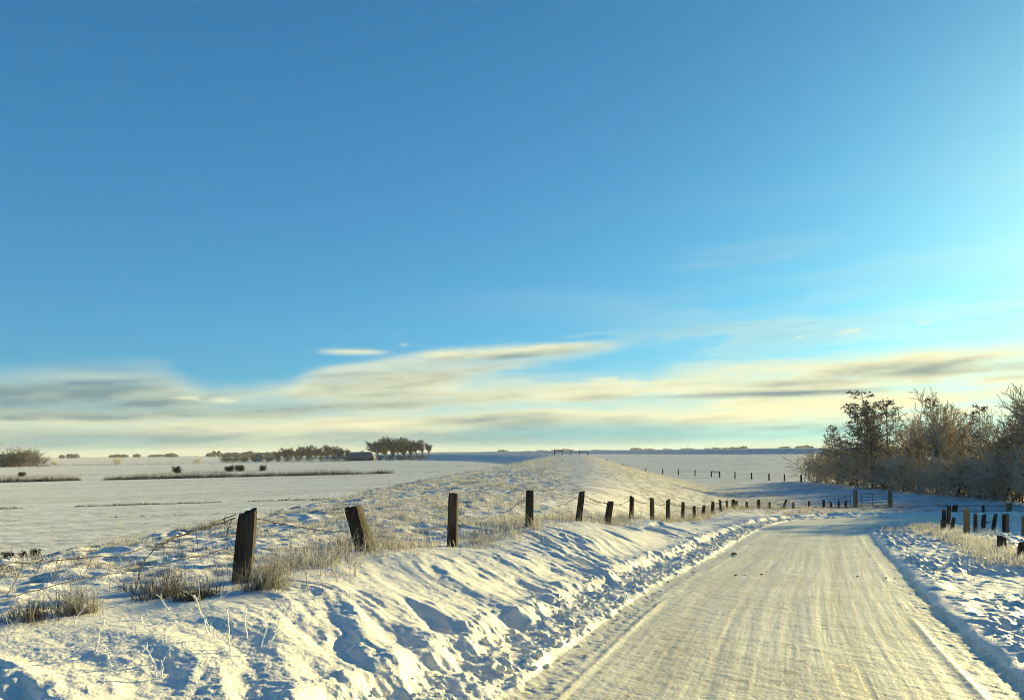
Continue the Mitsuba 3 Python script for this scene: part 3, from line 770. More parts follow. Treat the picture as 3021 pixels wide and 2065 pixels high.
def stalk(zpts, label, r0=.006, frost=True, seed=0, twigs=4, k=None):
    """a stalk through picture points given bottom first"""
    c = hit(*zpts[0])
    rg = np.random.default_rng(seed)
    P = [c - [0, 0, .03]]
    for (px, py) in zpts[1:]:
        q = pt(px, py, c[1])
        P.append(q + [0, rg.normal(0, .03), 0])
    P = np.array(P)
    t = np.linspace(0, 1, 8)
    cc = np.concatenate([[0], np.cumsum(np.linalg.norm(np.diff(P, axis=0), axis=1))]); cc /= cc[-1]
    Q = np.stack([np.interp(t, cc, P[:, j]) for j in range(3)], 1)
    Q[1:] += rg.normal(0, .006, (7, 3))
    b = MB(); b.add(*tube(Q, np.linspace(r0, r0 * .55, 8), 5))
    for _ in range(twigs):
        a = rg.uniform(.35, .98); p = np.array([np.interp(a, t, Q[:, j]) for j in range(3)])
        d = np.array([rg.normal(0, 1), rg.normal(0, .6), rg.uniform(.2, 1.2)]); d /= np.linalg.norm(d)
        L = rg.uniform(.012, .04)
        b.add(*tube(np.array([p, p + d * L * .6, p + d * L + [0, 0, .01]]), [r0 * .5, r0 * .45, r0 * .3], 4))
    key = numbered('weed_stalk')
    scene[key] = mikit.ply(b.mesh(), 'mat_white' if frost else 'mat_twig', smooth=True)
    tag(key, label, 'dead stalk', 'dead weed stalks standing in the snow bank')
def z5(*p): return [(x / 8.57, 593.2 + y / 8.57) for x, y in p]
def z2(*p): return [(237.3 + x / 8.57, 474.6 + y / 8.57) for x, y in p]
STK = [(z5((780, 550), (810, 420), (840, 290)), 'straight frosted stalk nearest the bottom left corner'), (z5((950, 525), (755, 395)), 'frosted stalk leaning far left, crossing the corner stalk'), (z5((1335, 740), (1280, 600), (1215, 460)), 'long thin frosted stalk leaning left in front of the dark drift shadow'),
       (z5((1075, 605), (1215, 460)), 'bent over half of the folded frosted stalk'), (z5((1220, 625), (1150, 480)), 'short frosted stalk inside the folded stalk'), (z5((920, 640), (915, 530)), 'stubby frosted stalk with two tips right of the corner stalk'),
       (z5((1350, 740), (1330, 580)), 'paired frosted stem right of the folded stalk'), (z5((1400, 570), (1430, 490)), 'tiny hooked frosted stalk right of the folded stalk'), (z5((1930, 515), (1920, 320), (1910, 150)), 'tall upright frosted stalk below the nearest post, leftmost of three'),
       (z5((2080, 405), (2085, 90)), 'tall upright frosted stalk below the nearest post, middle of three'), (z5((2185, 480), (2230, 330), (2280, 190)), 'tall frosted stalk leaning right below the nearest post'), (z5((2240, 500), (2324, 330)), 'slanting frosted stalk beside the right leaning one'),
       (z5((570, 275), (690, 95)), 'frosted stalk slanting right below the bushy tuft'), (z5((880, 285), (870, 150)), 'small frosted sprig right of the bushy tuft'), (z5((905, 445), (1080, 345)), 'fallen frosted stem pointing right'),
       (z5((1370, 400), (1240, 290), (1180, 190)), 'branched frosted weed in the middle of the lower bank'), (z5((1130, 360), (1060, 270)), 'forked frosted weed left of the branched weed'), (z5((1400, 410), (1365, 330)), 'little frosted weed right of the branched weed'),
       (z5((1760, 360), (1690, 150), (1630, 0)), 'long frosted grass stem rising over the darkened hollow patch'), (z5((1820, 400), (1730, 210)), 'frosted stem of the clump under the darkened hollow patch'), (z5((1480, 180), (1320, 10)), 'frosted stem leaning left across the darkened hollow patch'), (z5((1640, 180), (1950, -30)), 'frosted stem leaning right across the darkened hollow patch'),
       (z2((1700, 690), (1660, 590), (1630, 480)), 'frosted sprig left of the tall slim post'), (z2((955, 1095), (950, 985)), 'lone frosted stick in the middle of the bank'), (z2((250, 1420), (330, 1250), (400, 1110)), 'long frosted stalk leaning right in the lower bank')]
for i, (p_, l_) in enumerate(STK): stalk(p_, l_, .0052, True, 900 + i, 6 + i % 4)
stalk(z2((590, 1010), (565, 780), (580, 560)), 'dark bare twig standing in the bank, tallest of three', .006, False, 950, 8)
stalk(z2((725, 1050), (695, 880), (705, 730)), 'dark bare twig standing in the bank, middle of three', .0055, False, 951, 6)
stalk(z2((835, 920), (800, 760), (775, 590)), 'dark bare twig standing in the bank, rightmost of three', .005, False, 952, 6)

# ------------------------------------------------------------------ snow lumps, crumbs, clods, dark tufts in place of the hollow
def lump(c, r, seed, flat=.75):
    m = trimesh.creation.icosphere(3, 1.0)
    v = m.vertices * (1 + .55 * (meshkit.fbm(m.vertices * 1.3 + seed * 3.1, 3, seed)[:, None] - .5) + .22 * (meshkit.fbm(m.vertices * 5 + seed, 2, seed + 1)[:, None] - .5))
    return v * np.array([r, r * .9, r * flat]) + c + [0, 0, r * flat * .35], m.faces
def z8(x, y): return (1200 + x / 2.324) / 2.95, (1550 + y / 2.324) / 2.95
CH = [(1185, 645, 44), (1365, 630, 38), (1420, 640, 24), (1020, 815, 50), (1150, 825, 34), (1435, 580, 30), (930, 960, 44), (705, 1090, 46), (1220, 725, 34), (1075, 660, 34), (640, 910, 28), (1775, 385, 26), (1830, 335, 26), (2225, 208, 26), (600, 1035, 26), (330, 1105, 40), (845, 985, 40), (1045, 710, 26), (870, 780, 30)]
CHL = ['', 'snow lump on the plough edge right of the squarish chunk', 'small lump touching the lane beside the plough edge lump', '', 'flat snow lump on the lane edge right of the biggest chunk', 'rounded snow lump farther up the gutter than the squarish chunk', 'jagged lump by the small ball at the lane edge, lower gutter', 'crumbly lump leaning on the lane edge near the bottom', 'low snow lump half way between the squarish and biggest chunk', 'small lump just right of the squarish chunk', 'small round lump at the left of the lower gutter', '', '', '', 'little pale ball in the middle of the lower gutter', 'low lump at the far left of the lower gutter', 'lump on the lane edge above the crumbly one', 'small lump left of the low gutter lump', 'small lump at the bank foot left of the biggest chunk']
for i, (x, y, s_) in enumerate(CH):
    c = hit(*z8(x, y + s_ * .3))
    r = s_ * .54 / 2.324 / 2.95 * c[1] / F
    k = numbered('snow_chunk')
    scene[k] = mikit.ply(lump(c, r, 40 + i), 'mat_snow', smooth=True)
    tag(k, {13: 'lone snow lump lying on the lane itself, farthest away', 11: 'small snow lump at the far end of the gutter, nearer one of a pair', 12: 'small snow lump at the far end of the gutter, farther one of a pair', 0: 'squarish snow chunk beside the foot of the bank', 3: 'biggest snow chunk mid gutter'}.get(i, CHL[i]),
        'snow chunk', 'lumps of ploughed snow along the left road edge')
ico = trimesh.creation.icosphere(1, 1.0)
n = 1800
i_ = rng.uniform(0, len(ROAD.p) - 1, n * 3).astype(int)
i_ = i_[(ROAD.p[i_][:, 1] > 3.5) & (ROAD.p[i_][:, 1] < 34)][:n]
dd = -1.80 - np.abs(rng.normal(0, .34, len(i_)))
q_ = ROAD.p[i_] + np.stack([ROAD.t[i_][:, 1], -ROAD.t[i_][:, 0]], 1) * dd[:, None]
zq = ground(q_[:, 0], q_[:, 1])
rs = .010 + .032 * rng.uniform(0, 1, len(i_)) ** 3
vv = (ico.vertices[None] * (rs[:, None, None] * rng.uniform(.6, 1.25, (len(i_), len(ico.vertices), 1))) + np.concatenate([q_, (zq + rs * .3)[:, None]], 1)[:, None]).reshape(-1, 3)
ff = (ico.faces[None] + np.arange(len(i_))[:, None, None] * len(ico.vertices)).reshape(-1, 3)
scene['snow_crumbs'] = mikit.ply((vv, ff), 'mat_snow', smooth=True)
tag('snow_crumbs', 'crumbs of broken snow strewn along the gutter left of the lane', 'snow crumbs', kind='stuff')
for i, (x, y, s_, l_) in enumerate([(1663, 1305, 6, 'leftmost of three clods in the middle of the lane'), (1684, 1307, 4, 'middle one of three clods in the middle of the lane'), (1722, 1305, 6, 'rightmost of three clods in the middle of the lane'), (1940, 1308, 5, 'clod beside the right wheel track'), (2005, 1312, 5, 'clod near the right road edge, nearer the lane'), (2024, 1313, 4, 'clod near the right road edge, nearest the verge'), (1660, 1260, 12, 'dirty clod at the far left road edge')]):
    c = hit(x / 2.2695, y / 2.2695)
    k = numbered('dirt_clod')
    scene[k] = mikit.ply(lump(c - [0, 0, .004], s_ * .52 / 2.2695 * c[1] / F, 80 + i), 'mat_clod', smooth=True)
    tag(k, 'small dark ' + l_, 'clod', 'dirt clods dropped on the snowy lane')
tuft(160, 598, .20, 300, .08, (.07, .052, .035), .12, 'brown matted tuft coloured dark for the shaded hollow by the nearest post, left side', 8, (.2, -.2))  # base colours of these tufts darkened to paint the shade inside the hollow
tuft(190, 600, .16, 320, .09, (.06, .045, .03), .10, 'brown matted tuft coloured dark for the shaded hollow by the nearest post, right side', 9, (-.2, -.2))
tuft(205, 596, .20, 200, .07, (.09, .07, .045), .3, 'frost tipped dark tuft between the darkened hollow patch and the nearest post', 10, (.1, -.2))

# ------------------------------------------------------------------ trees
def grow(seed, levels, H, lean=(0, 0), trunks=1, spread=0.0):
    """recursive branching; returns per level a list of (points, radii)"""
    rg = np.random.default_rng(seed)
    out = [[] for _ in levels]
    def branch(p, d, L, r, lv):
        q = levels[lv]
        n = q['seg']; pts = [p]; dd = d
        for k in range(n):
            dd = dd + rg.normal(0, q['wig'], 3) + np.array([lean[0] * .08, lean[1] * .08, q['up']])
            dd = dd / np.linalg.norm(dd)
            pts.append(pts[-1] + dd * L / n)
        pts = np.array(pts); t = np.linspace(0, 1, n + 1)
        rad = r * (1 - t * q.get('taper', .75))
        out[lv].append((pts, rad))
        if lv + 1 < len(levels):
            c = levels[lv + 1]
            m = rg.poisson(c['n']) if c['n'] < 20 else int(c['n'])
            az0 = rg.uniform(0, 6.28)
            for j in range(max(1, m)):
                a = c['start'] + (1 - c['start']) * (j + rg.uniform(0, 1)) / max(1, m)
                a = min(a, .985)
                i = min(int(a * n), n - 1); w = a * n - i
                b = pts[i] * (1 - w) + pts[i + 1] * w
                ax = pts[i + 1] - pts[i]; ax /= np.linalg.norm(ax)
                ph = az0 + j * 2.4 + rg.normal(0, .5)
                e1 = np.cross(ax, [0.3, 0.8, .5]); e1 /= np.linalg.norm(e1); e2 = np.cross(ax, e1)
                an = np.radians(rg.normal(*c['ang']))
                nd = ax * math.cos(an) + (e1 * math.cos(ph) + e2 * math.sin(ph)) * math.sin(an)
                branch(b, nd, L * c['len'] * c.get('prof', lambda x: 1 - .4 * x)(a) * rg.uniform(.65, 1.2), max(.0035, rad[i] * c['rad']), lv + 1)
    for k in range(trunks):
        o = np.array([rg.normal(0, spread), rg.normal(0, spread), -.1])
        d = np.array([lean[0] * .3 + rg.normal(0, levels[0].get('tilt', .05)), lean[1] * .3 + rg.normal(0, levels[0].get('tilt', .05)), 1.0])
        branch(o, d / np.linalg.norm(d), H * (levels[0].get('frac', 1.0)) * (1 if k == 0 else rg.uniform(.7, .98)), levels[0]['r'] * H, 0)
    return out


def wood_meshes(out, thick=1.0, cut=1, mintwig=.0145, cones=0, seed=0):
    rg = np.random.default_rng(seed)
    tr, cr = MB(), MB()
    for lv, L in enumerate(out):
        for pts, rad in L:
            last = lv == len(out) - 1
            if last:
                p0, p1 = pts[0], pts[-1]
                t = p1 - p0; a = np.cross(t, [.2, .3, .9]); a /= np.linalg.norm(a) + 1e-9; b = np.cross(t, a); b /= np.linalg.norm(b) + 1e-9
                r = max(mintwig, rad[0]) * thick
                mid = pts[len(pts) // 2]
                v = np.array([p0 + a * r, p0 - a * .5 * r + b * .87 * r, p0 - a * .5 * r - b * .87 * r, mid + a * r * .7, mid - a * .35 * r + b * .6 * r, mid - a * .35 * r - b * .6 * r, p1])
                f = [[0, 1, 4], [0, 4, 3], [1, 2, 5], [1, 5, 4], [2, 0, 3], [2, 3, 5], [3, 4, 6], [4, 5, 6], [5, 3, 6]]
                cr.add(v, f)
                if cones and rg.uniform() < cones:
                    for q in (p1, mid):
                        s = rg.uniform(.035, .075)
                        o = q + rg.normal(0, .05, 3)
                        cr.add(o + np.array([[s, 0, 0], [-s, 0, 0], [0, s, 0], [0, -s, 0], [0, 0, s], [0, 0, -s]]) * rg.uniform(.6, 1.3, (6, 1)), [[0, 2, 4], [2, 1, 4], [1, 3, 4], [3, 0, 4], [2, 0, 5], [1, 2, 5], [3, 1, 5], [0, 3, 5]])
            else:
                (tr if lv < cut else cr).add(*tube(pts, np.maximum(rad, mintwig * 1.3) * thick, 6 if lv == 0 else 4, False))
    return tr.mesh(), cr.mesh()


ALDER = [dict(seg=9, wig=.035, up=.03, r=.0115, taper=.90), dict(n=48, start=.22, ang=(74, 12), len=.31, prof=lambda a: 1.15 - .95 * a, rad=.42, seg=5, wig=.10, up=.035),
         dict(n=6.5, start=.22, ang=(48, 14), len=.50, rad=.6, seg=3, wig=.12, up=.02), dict(n=3.7, start=.15, ang=(45, 16), len=.55, rad=.6, seg=2, wig=.12, up=.03)]
FAN = [dict(seg=6, wig=.05, up=.03, r=.016, taper=.45, frac=.42), dict(n=11, start=.45, ang=(30, 12), len=1.2, prof=lambda a: 1.0, rad=.46, seg=6, wig=.07, up=.06, taper=.8),
       dict(n=9, start=.2, ang=(33, 10), len=.52, rad=.6, seg=4, wig=.09, up=.08), dict(n=5.5, start=.15, ang=(32, 12), len=.62, rad=.62, seg=3, wig=.10, up=.09), dict(n=3.6, start=.15, ang=(32, 12), len=.6, rad=.6, seg=2, wig=.10, up=.08)]
BUSH = [dict(seg=4, wig=.10, up=.03, r=.008, taper=.7, tilt=.40, frac=.72), dict(n=7, start=.12, ang=(42, 14), len=.66, rad=.6, seg=4, wig=.15, up=.03), dict(n=5.2, start=.12, ang=(44, 15), len=.62, rad=.6, seg=3, wig=.16, up=.03),
        dict(n=2.4, start=.1, ang=(42, 18), len=.6, rad=.6, seg=2, wig=.15, up=.02)]
WIND = [dict(seg=6, wig=.04, up=.02, r=.016, taper=.45, frac=.30), dict(n=11, start=.4, ang=(30, 12), len=1.15, prof=lambda a: 1.0, rad=.5, seg=6, wig=.07, up=.05, taper=.8), *FAN[2:4]]
OLD = [dict(seg=7, wig=.03, up=.0, r=.017, taper=.55, frac=.62), dict(n=9, start=.35, ang=(36, 10), len=.62, prof=lambda a: 1.1 - .3 * a, rad=.55, seg=5, wig=.08, up=.05, taper=.8), dict(n=7, start=.2, ang=(34, 12), len=.5, rad=.6, seg=3, wig=.1, up=.05),
        dict(n=4.5, start=.15, ang=(34, 12), len=.55, rad=.6, seg=2, wig=.1, up=.05)]
PROTO = {}
def proto(kind, i, mats=('mat_bark', 'mat_twig'), **kw):
    key = (kind, i)
    if key not in PROTO:
        L, H, extra, wk = {'alder': (ALDER, 11, {}, dict(cones=.42)), 'fan': (FAN, 9.5, {}, dict(cut=2)), 'bush': (BUSH, 4.2, dict(trunks=11, spread=.55), {}), 'wind': (WIND, 12, dict(lean=(-.42, 0)), dict(cut=2, mintwig=.10)), 'farm': (FAN, 9, dict(trunks=2, spread=1.2), dict(cut=2, mintwig=.11)),
                           'weed': (BUSH, 1.6, dict(trunks=8, spread=.25), dict(mintwig=.016, cones=.12)), 'scrub': (BUSH, 1.6, dict(trunks=14, spread=.25), dict(mintwig=.022))}[kind]
        if kind == 'farm': L = [*FAN[:4]]
        t, c = wood_meshes(grow(1000 + 37 * i + len(kind), L, H, **extra), seed=i, **wk)
        top = max(t[0][:, 2].max(), c[0][:, 2].max())
        PROTO[key] = (mikit.ply(t, mats[0], smooth=False), mikit.ply(c, mats[1], smooth=False), top)
    return PROTO[key]


def tree(name, label, cat, kind, i, at_, H, rot=0, wide=1.0, group=None, mats=('mat_bark', 'mat_twig'), names=('trunk', 'crown')):
    t, c, top = proto(kind, i)
    k = numbered(name)
    s = H / top
    M = T().translate(list(map(float, at_))).rotate([0, 0, 1], rot).scale([s * wide, s * wide, s])
    scene[f'{k}__{names[0]}'] = {**t, 'bsdf': {'type': 'ref', 'id': mats[0]}, 'to_world': M}
    scene[f'{k}__{names[1]}'] = {**c, 'bsdf': {'type': 'ref', 'id': mats[1]}, 'to_world': M}
    tag(k, label, cat, group)
    return k

WG = 'bare trees of the wood on the right'
WT = [('alder', 0, 825, 111, 8.1, 'first small lone alder at the left end of the wood', 0, 1), ('alder', 1, 838.7, 108, 8.5, 'second small alder from the left end of the wood', 40, 1), ('alder', 2, 852, 101, 9.9, 'alder with dark cones forming the left shoulder of the tall clump', 90, 1.6),
      ('alder', 3, 864, 98, 10.6, 'alder just left of the tallest tree', 10, 1.6), ('alder', 0, 882.5, 92, 12.1, 'tallest dark alder with pointed top full of cones', 200, 1.65), ('alder', 1, 889, 95, 11.0, 'straight alder close against the right of the tallest one', 130, 1.55), ('alder', 2, 875, 96, 10.8, 'thin alder behind the tallest one', 250, 1.0), ('alder', 3, 872, 88, 9.6, 'alder in front of the tall clump, slightly lower', 300, 1.0),
      ('fan', 0, 919, 83, 9.6, 'pale spreading bare tree right of the tall alders, forked low', 0, 1.0), ('fan', 1, 905, 92, 9.0, 'grey bare tree filling the gap behind the tall alders', 100, .9), ('alder', 1, 941, 78, 10.0, 'straight dark trunked alder in the middle of the wood', 60, 1.0), ('fan', 2, 936, 75, 10.8, 'rounded brush topped bare tree, second tallest of the wood', 60, .95),
      ('fan', 0, 957, 80, 8.6, 'bare tree behind the rounded brush topped one', 220, .9), ('alder', 3, 980, 70, 8.6, 'small conical alder standing alone in the right part of the wood', 150, 1.0), ('alder', 2, 966, 74, 8.2, 'thin alder right of the brush topped tree', 20, .9), ('fan', 1, 1003, 67, 8.0, 'dense twiggy bare tree near the right edge', 200, .9), ('alder', 0, 1014, 66, 8.4, 'alder with rusty cones close to the right edge', 80, 1.0),
      ('fan', 3, 1052, 60, 10.8, 'large wide crowned bare tree reaching in from the right edge', 30, 1.15), ('fan', 2, 1085, 57, 12.0, 'bare tree just outside the right edge of the wood', 250, 1.1), ('alder', 1, 1120, 54, 12.5, 'alder beyond the right end of the wood', 10, 1.1), ('fan', 0, 1160, 51, 12.2, 'last bare tree beyond the right end of the wood', 110, 1.1), ('fan', 1, 1105, 57, 12.2, 'bare tree in the second row beyond the right end of the wood', 310, 1.2), ('alder', 2, 1140, 55, 12.4, 'alder in the second row beyond the right end of the wood', 70, 1.2), ('alder', 0, 1064, 61, 13.2, 'tall alder just beyond the right edge of the picture', 30, 1.5), ('alder', 1, 1082, 59, 13.4, 'second tall alder just beyond the right edge', 80, 1.1), ('alder', 2, 1100, 57, 13.4, 'third tall alder just beyond the right edge', 150, 1.0), ('alder', 3, 1122, 56, 13.4, 'fourth tall alder just beyond the right edge', 220, .9), ('fan', 3, 1190, 50, 12.6, 'bare tree far beyond the right end of the wood', 170, 1.2), ('fan', 0, 912, 86, 8.8, 'bare tree behind the grey bush of the wood', 140, .9), ('fan', 3, 947, 80, 9.2, 'bare tree between the straight alder and its right neighbour', 20, .9), ('fan', 1, 968, 72, 8.4, 'low forked bare tree right of the brush topped tree', 280, .95), ('fan', 2, 991, 69, 8.0, 'twiggy bare tree left of the dense twiggy one', 100, .95), ('fan', 0, 1021, 66, 8.6, 'bare tree under the wide crown at the right edge', 50, 1.0), ('alder', 3, 1030, 72, 9.2, 'alder behind the wide crowned tree', 190, 1.1)]
for kind, i, px, Z, H, lab, rot, wd in WT:
    px_, _ = unroll(px, 485)
    tree('alder_tree' if kind == 'alder' else 'bare_tree', lab, 'tree', kind, i, stand(px_, Z) - [0, 0, .1], H, rot, wd, WG, ('mat_bark', 'mat_alder_twig' if kind == 'alder' else 'mat_pale_twig'))
BS = [(812, 115, 4.2, 'leftmost rounded frosty bush of the wood edge'), (823, 110, 4.9, 'second frosty bush from the left under the lone alders'), (836, 104, 4.6, 'broad frosty bush under the second small alder'), (850, 98, 4.8, 'bush under the left shoulder of the tall alders'), (865, 92, 4.4, 'brown bush before the tall alders'),
      (881, 88, 3.6, 'low bush at the foot of the tallest alder'), (893, 84, 4.1, 'greyish bush right of the tallest alder'), (908, 80, 3.8, 'bush left of the pale spreading tree'), (921, 76, 3.6, 'dark bush at the foot of the pale spreading tree'), (937, 73, 3.4, 'bush before the straight alder'), (949, 70, 3.2, 'bush under the brush topped tree'),
      (964, 67, 3.6, 'bush right of the brush topped tree'), (979, 65, 3.3, 'bush below the small conical alder'), (994, 62, 3.6, 'bush left of the dense twiggy tree'), (1008, 60, 3.8, 'dark bush near the right edge of the wood'), (1022, 58, 3.9, 'rightmost visible bush of the wood'), (1050, 56, 3.8, 'bush beyond the right edge'), (1080, 55, 4.2, 'second bush beyond the right edge'), (1110, 53, 4.4, 'third bush beyond the right edge'), (1145, 51, 4.4, 'fourth bush beyond the right edge'), (1180, 49, 4.4, 'fifth bush beyond the right edge'),
      (845, 112, 4.4, 'back row bush between the small alders and tall clump'), (872, 104, 4.2, 'back row bush seen through the tall clump'), (900, 96, 4.6, 'back row bush behind the grey bush'), (930, 88, 4.6, 'back row bush behind the pale spreading tree'), (960, 80, 4.4, 'back row bush behind the brush topped tree'), (990, 74, 4.4, 'back row bush near the dense twiggy tree'), (1015, 70, 4.4, 'back row bush near the right edge')]
for j, (px, Z, H, lab) in enumerate(BS):
    px_, _ = unroll(px, 485)
    tree('bush', lab, 'bush', 'bush', j % 4, stand(px_, Z) - [0, 0, .1], H * 1.18, j * 77, 1.2 + .1 * (j % 3), 'frosty bushes along the foot of the wood', ('mat_bark', 'mat_frost_twig' if j % 3 else 'mat_pale_twig'), ('stem', 'twigs'))

# small bushes on the field ditch
for j, (px, Z, H, lab) in enumerate([(21, 181, 1.4, 'small bush on the left field ditch nearest the left edge'), (176.6, 202, 2.0, 'round dark bush alone on the middle of the field ditch'), (229.8, 213, 1.95, 'left one of two bushes side by side on the field ditch'), (239.6, 214, 2.2, 'right one of two bushes side by side on the field ditch'), (262.3, 219, 1.8, 'small round bush farthest right on the field ditch')]):
    px_, _ = unroll(px, 472)
    tree('bush', lab, 'bush', 'scrub', j % 3, stand(px_, Z), H, j * 60, 1.0, None, ('mat_dark_twig', 'mat_dark_twig'), ('stem', 'twigs'))
for j, (px, Z, H, lab) in enumerate([(117, 420, 4.0, 'pale frosted bush beyond the ditches, left'), (198, 440, 4.4, 'pale frosted bush beyond the ditches, right'), (55, 400, 3.2, 'whitish low bush beyond the ditches near the left thicket'), (505, 165, 1.3, 'lone twiggy bush on the left flank of the dike before its crest')]):
    px_, _ = unroll(px, 464)
    tree('bush', lab, 'bush', 'bush', j % 4, stand(px_, Z), H, j * 60, 1.3 if j < 3 else .9, None, ('mat_bark', 'mat_frost_twig'), ('stem', 'twigs'))
for j, (px, py, h, lab) in enumerate([(4, 558, .34, 'dark dried weed clump at the left picture edge above the sagging wire'), (20, 557, .36, 'dark dried weed clump with brown seed heads, middle of three'), (33, 556, .40, 'dark dried weed clump leaning right, rightmost of three')]):
    tree('dried_weed', lab, 'weed', 'weed', j, hit(px, py, 9), h, j * 80, 1.25, None, ('mat_dark_twig', 'mat_dark_twig'), ('stem', 'twigs'))
# thicket at the left edge
for j, (px, Z, H) in enumerate([(-8, 360, 5.2), (3, 352, 5.6), (13, 360, 6.0), (21, 356, 6.8), (30, 360, 6.2), (38, 352, 5.4), (9, 372, 6.0), (27, 374, 6.4)]):
    px_, _ = unroll(px, 466)
    tree('thicket_tree', ['bushy tree of the left edge thicket, partly out of the picture', 'low rounded tree at the left of the thicket', 'rounded tree in the left half of the thicket', 'tallest rounded tree in the middle of the thicket', 'rounded tree right of the tallest one of the thicket', 'rightmost rounded tree of the left edge thicket', 'tree behind the left half of the thicket', 'tree behind the right half of the thicket'][j],
         'tree', 'bush', j % 4, stand(px_, Z), H * 1.45, j * 50, 1.15, 'bushy trees of the thicket at the left edge', ('mat_bark', 'mat_far_twig'), ('stem', 'twigs'))
# farm: trees, barn, wind-bent row
ORD = ['first', 'second', 'third', 'fourth', 'fifth', 'sixth', 'seventh', 'eighth', 'ninth', 'tenth', 'eleventh', 'twelfth', 'thirteenth', 'fourteenth', 'fifteenth', 'sixteenth', 'seventeenth', 'eighteenth', 'nineteenth', 'twentieth']
for j, (px, H) in enumerate([(226, 5.0), (236, 5.6), (245, 5.2), (254, 5.4), (263, 6.0), (271, 6.2), (279, 8.2), (286, 9.4), (293, 9.8), (300, 10.6), (307, 11.0), (314, 10.4), (321, 10.2), (328, 11.0), (335, 10.6), (341, 9.4), (347, 8.0), (363, 7.2)]):
    px_, _ = unroll(px, 461)
    tree('farm_tree', ORD[j] + ' tree from the left in the hazy row before the barn', 'tree', 'bush' if j < 6 else 'farm', j % 3, stand(px_, 486 + 12 * (j % 3)), H, j * 70, 1.2 if j < 6 else 1.0, 'bare trees of the distant farm', ('mat_bark', 'mat_far_twig'), names=('trunk', 'crown'))
for j, (px, H) in enumerate([(377, 11.6), (384, 13.4), (391, 14.2), (397, 14.0), (403, 13.6), (409, 12.8), (415, 11.6), (421, 9.8), (427, 7.6)]):
    px_, _ = unroll(px, 461)
    tree('wind_bent_tree', ORD[j] + ' rounded wind bent tree from the barn, leaning left', 'tree', 'wind', j % 3, stand(px_ + 2, 488 + 6 * (j % 2)), H * 1.12, 0 + 9 * (j % 3), 1.3, 'wind bent trees right of the barn', ('mat_bark', 'mat_far_twig'))


for j, px in enumerate([224, 234, 244, 256, 268, 278, 288, 298, 310, 322, 334, 344, 380, 390, 400, 410, 420]):
    px_, _ = unroll(px, 461)
    tree('hedge_bush', ORD[j] + (' low bush from the left under the hazy farm trees' if px < 350 else ' low bush from the left along the farm, under the wind bent trees'), 'bush', 'bush', j % 4, stand(px_, 478 + 3 * (j % 2)), 3.6 + 1.3 * ((j * 7) % 4) / 3, j * 63, 1.7, 'low bushes under the distant farm trees', ('mat_bark', 'mat_far_twig'), ('stem', 'twigs'))


def house(name, label, px, Z, L, D, hw, hr, hip, mats, rot=0):
    px_, _ = unroll(px, 460)
    o = stand(px_, Z)
    k = numbered(name)
    c, s_ = math.cos(rot), math.sin(rot)
    def tr_(v):
        v = np.asarray(v, float)
        return np.stack([v[:, 0] * c - v[:, 1] * s_, v[:, 0] * s_ + v[:, 1] * c, v[:, 2]], 1) + o
    m = trimesh.creation.box((L, D, hw + .5)); m.apply_translation([0, 0, hw / 2 - .25])
    scene[k + '__wall'] = mikit.ply((tr_(m.vertices), m.faces), mats[0])
    a, b = L / 2 + .3, D / 2 + .4
    v = [[-a, -b, hw - .1], [a, -b, hw - .1], [a, b, hw - .1], [-a, b, hw - .1], [-a + hip, 0, hr], [a - hip, 0, hr]]
    f = [[0, 1, 5], [0, 5, 4], [1, 2, 5], [2, 3, 4], [2, 4, 5], [3, 0, 4], [0, 3, 2], [0, 2, 1]]
    scene[k + '__roof'] = mikit.ply((tr_(v), np.array(f)), mats[1])
    for j, (x, w, h) in enumerate([(-L * .18, L * .16, hw * .85), (L * .25, L * .07, hw * .6)]):
        m = trimesh.creation.box((w, .08, h)); m.apply_translation([x, -D / 2 - .03, h / 2 if j == 0 else hw * .55])
        kk = k + ('__door' if j == 0 else '__window')
        scene[kk] = mikit.ply((tr_(m.vertices), m.faces), 'mat_wood' if j == 0 else 'mat_slate')
    tag(k, label, 'barn' if 'barn' in name else 'house')
house('barn', 'long low barn with big blue grey roof among the farm trees', 361, 492, 17.5, 11, 1.7, 5.6, 2.4, ('mat_brick', 'mat_slate'))
house('farmhouse', 'tiny pale farmhouse half hidden left of the farm trees', 258.5, 500, 6, 6, 2.6, 4.6, .2, ('mat_white', 'mat_slate'))
house('farmhouse', 'long dark house far away left of the thicket trees', 8, 380, 12, 8, 3.0, 6.2, 1.2, ('mat_brick', 'mat_slate'))
mast = numbered('mast')
b0 = stand(unroll(412.5, 460)[0], 497)
scene[mast + '__pole'] = mikit.ply(tube(np.array([b0, b0 + [0, 0, 11.0]]), [.22, .14], 8), 'mat_steel', smooth=50)
scene[mast + '__antenna'] = mikit.ply(tube(np.array([b0 + [0, 0, 9.6], b0 + [0, 0, 11.3]]), [.38, .38], 8), 'mat_steel', smooth=50)
tag(mast, 'thin grey antenna mast standing among the wind bent trees', 'mast')

# wind turbine whose blade tip reaches in at the left
tz = 5200
hub = pt(-4.2, 449.8 - 5.3, tz)
tb = numbered('wind_turbine')
scene[tb + '__tower'] = mikit.ply(tube(np.array([[hub[0], hub[1] + 4, -1], [hub[0], hub[1] + 4, hub[2]]]), [2.4, 1.5], 10), 'mat_white', smooth=50)
m = trimesh.creation.box((3.4, 9, 3.6)); m.apply_translation(hub + [0, 3, 0.5]); scene[tb + '__nacelle'] = mikit.ply(m, 'mat_white')
for j, a in enumerate((6, 126, 246)):
    d = np.array([math.cos(math.radians(a)), 0, math.sin(math.radians(a))]); L = 66
    scene[tb + '__blade' + ('' if j == 0 else f'_{j:03d}')] = mikit.ply(tube(np.array([hub + [0, -2, 0], hub + d * L * .2 + [0, -2, 0], hub + d * L + [0, -2, 0]]), [1.1, 2.2, .5], 6), 'mat_steel', smooth=50)
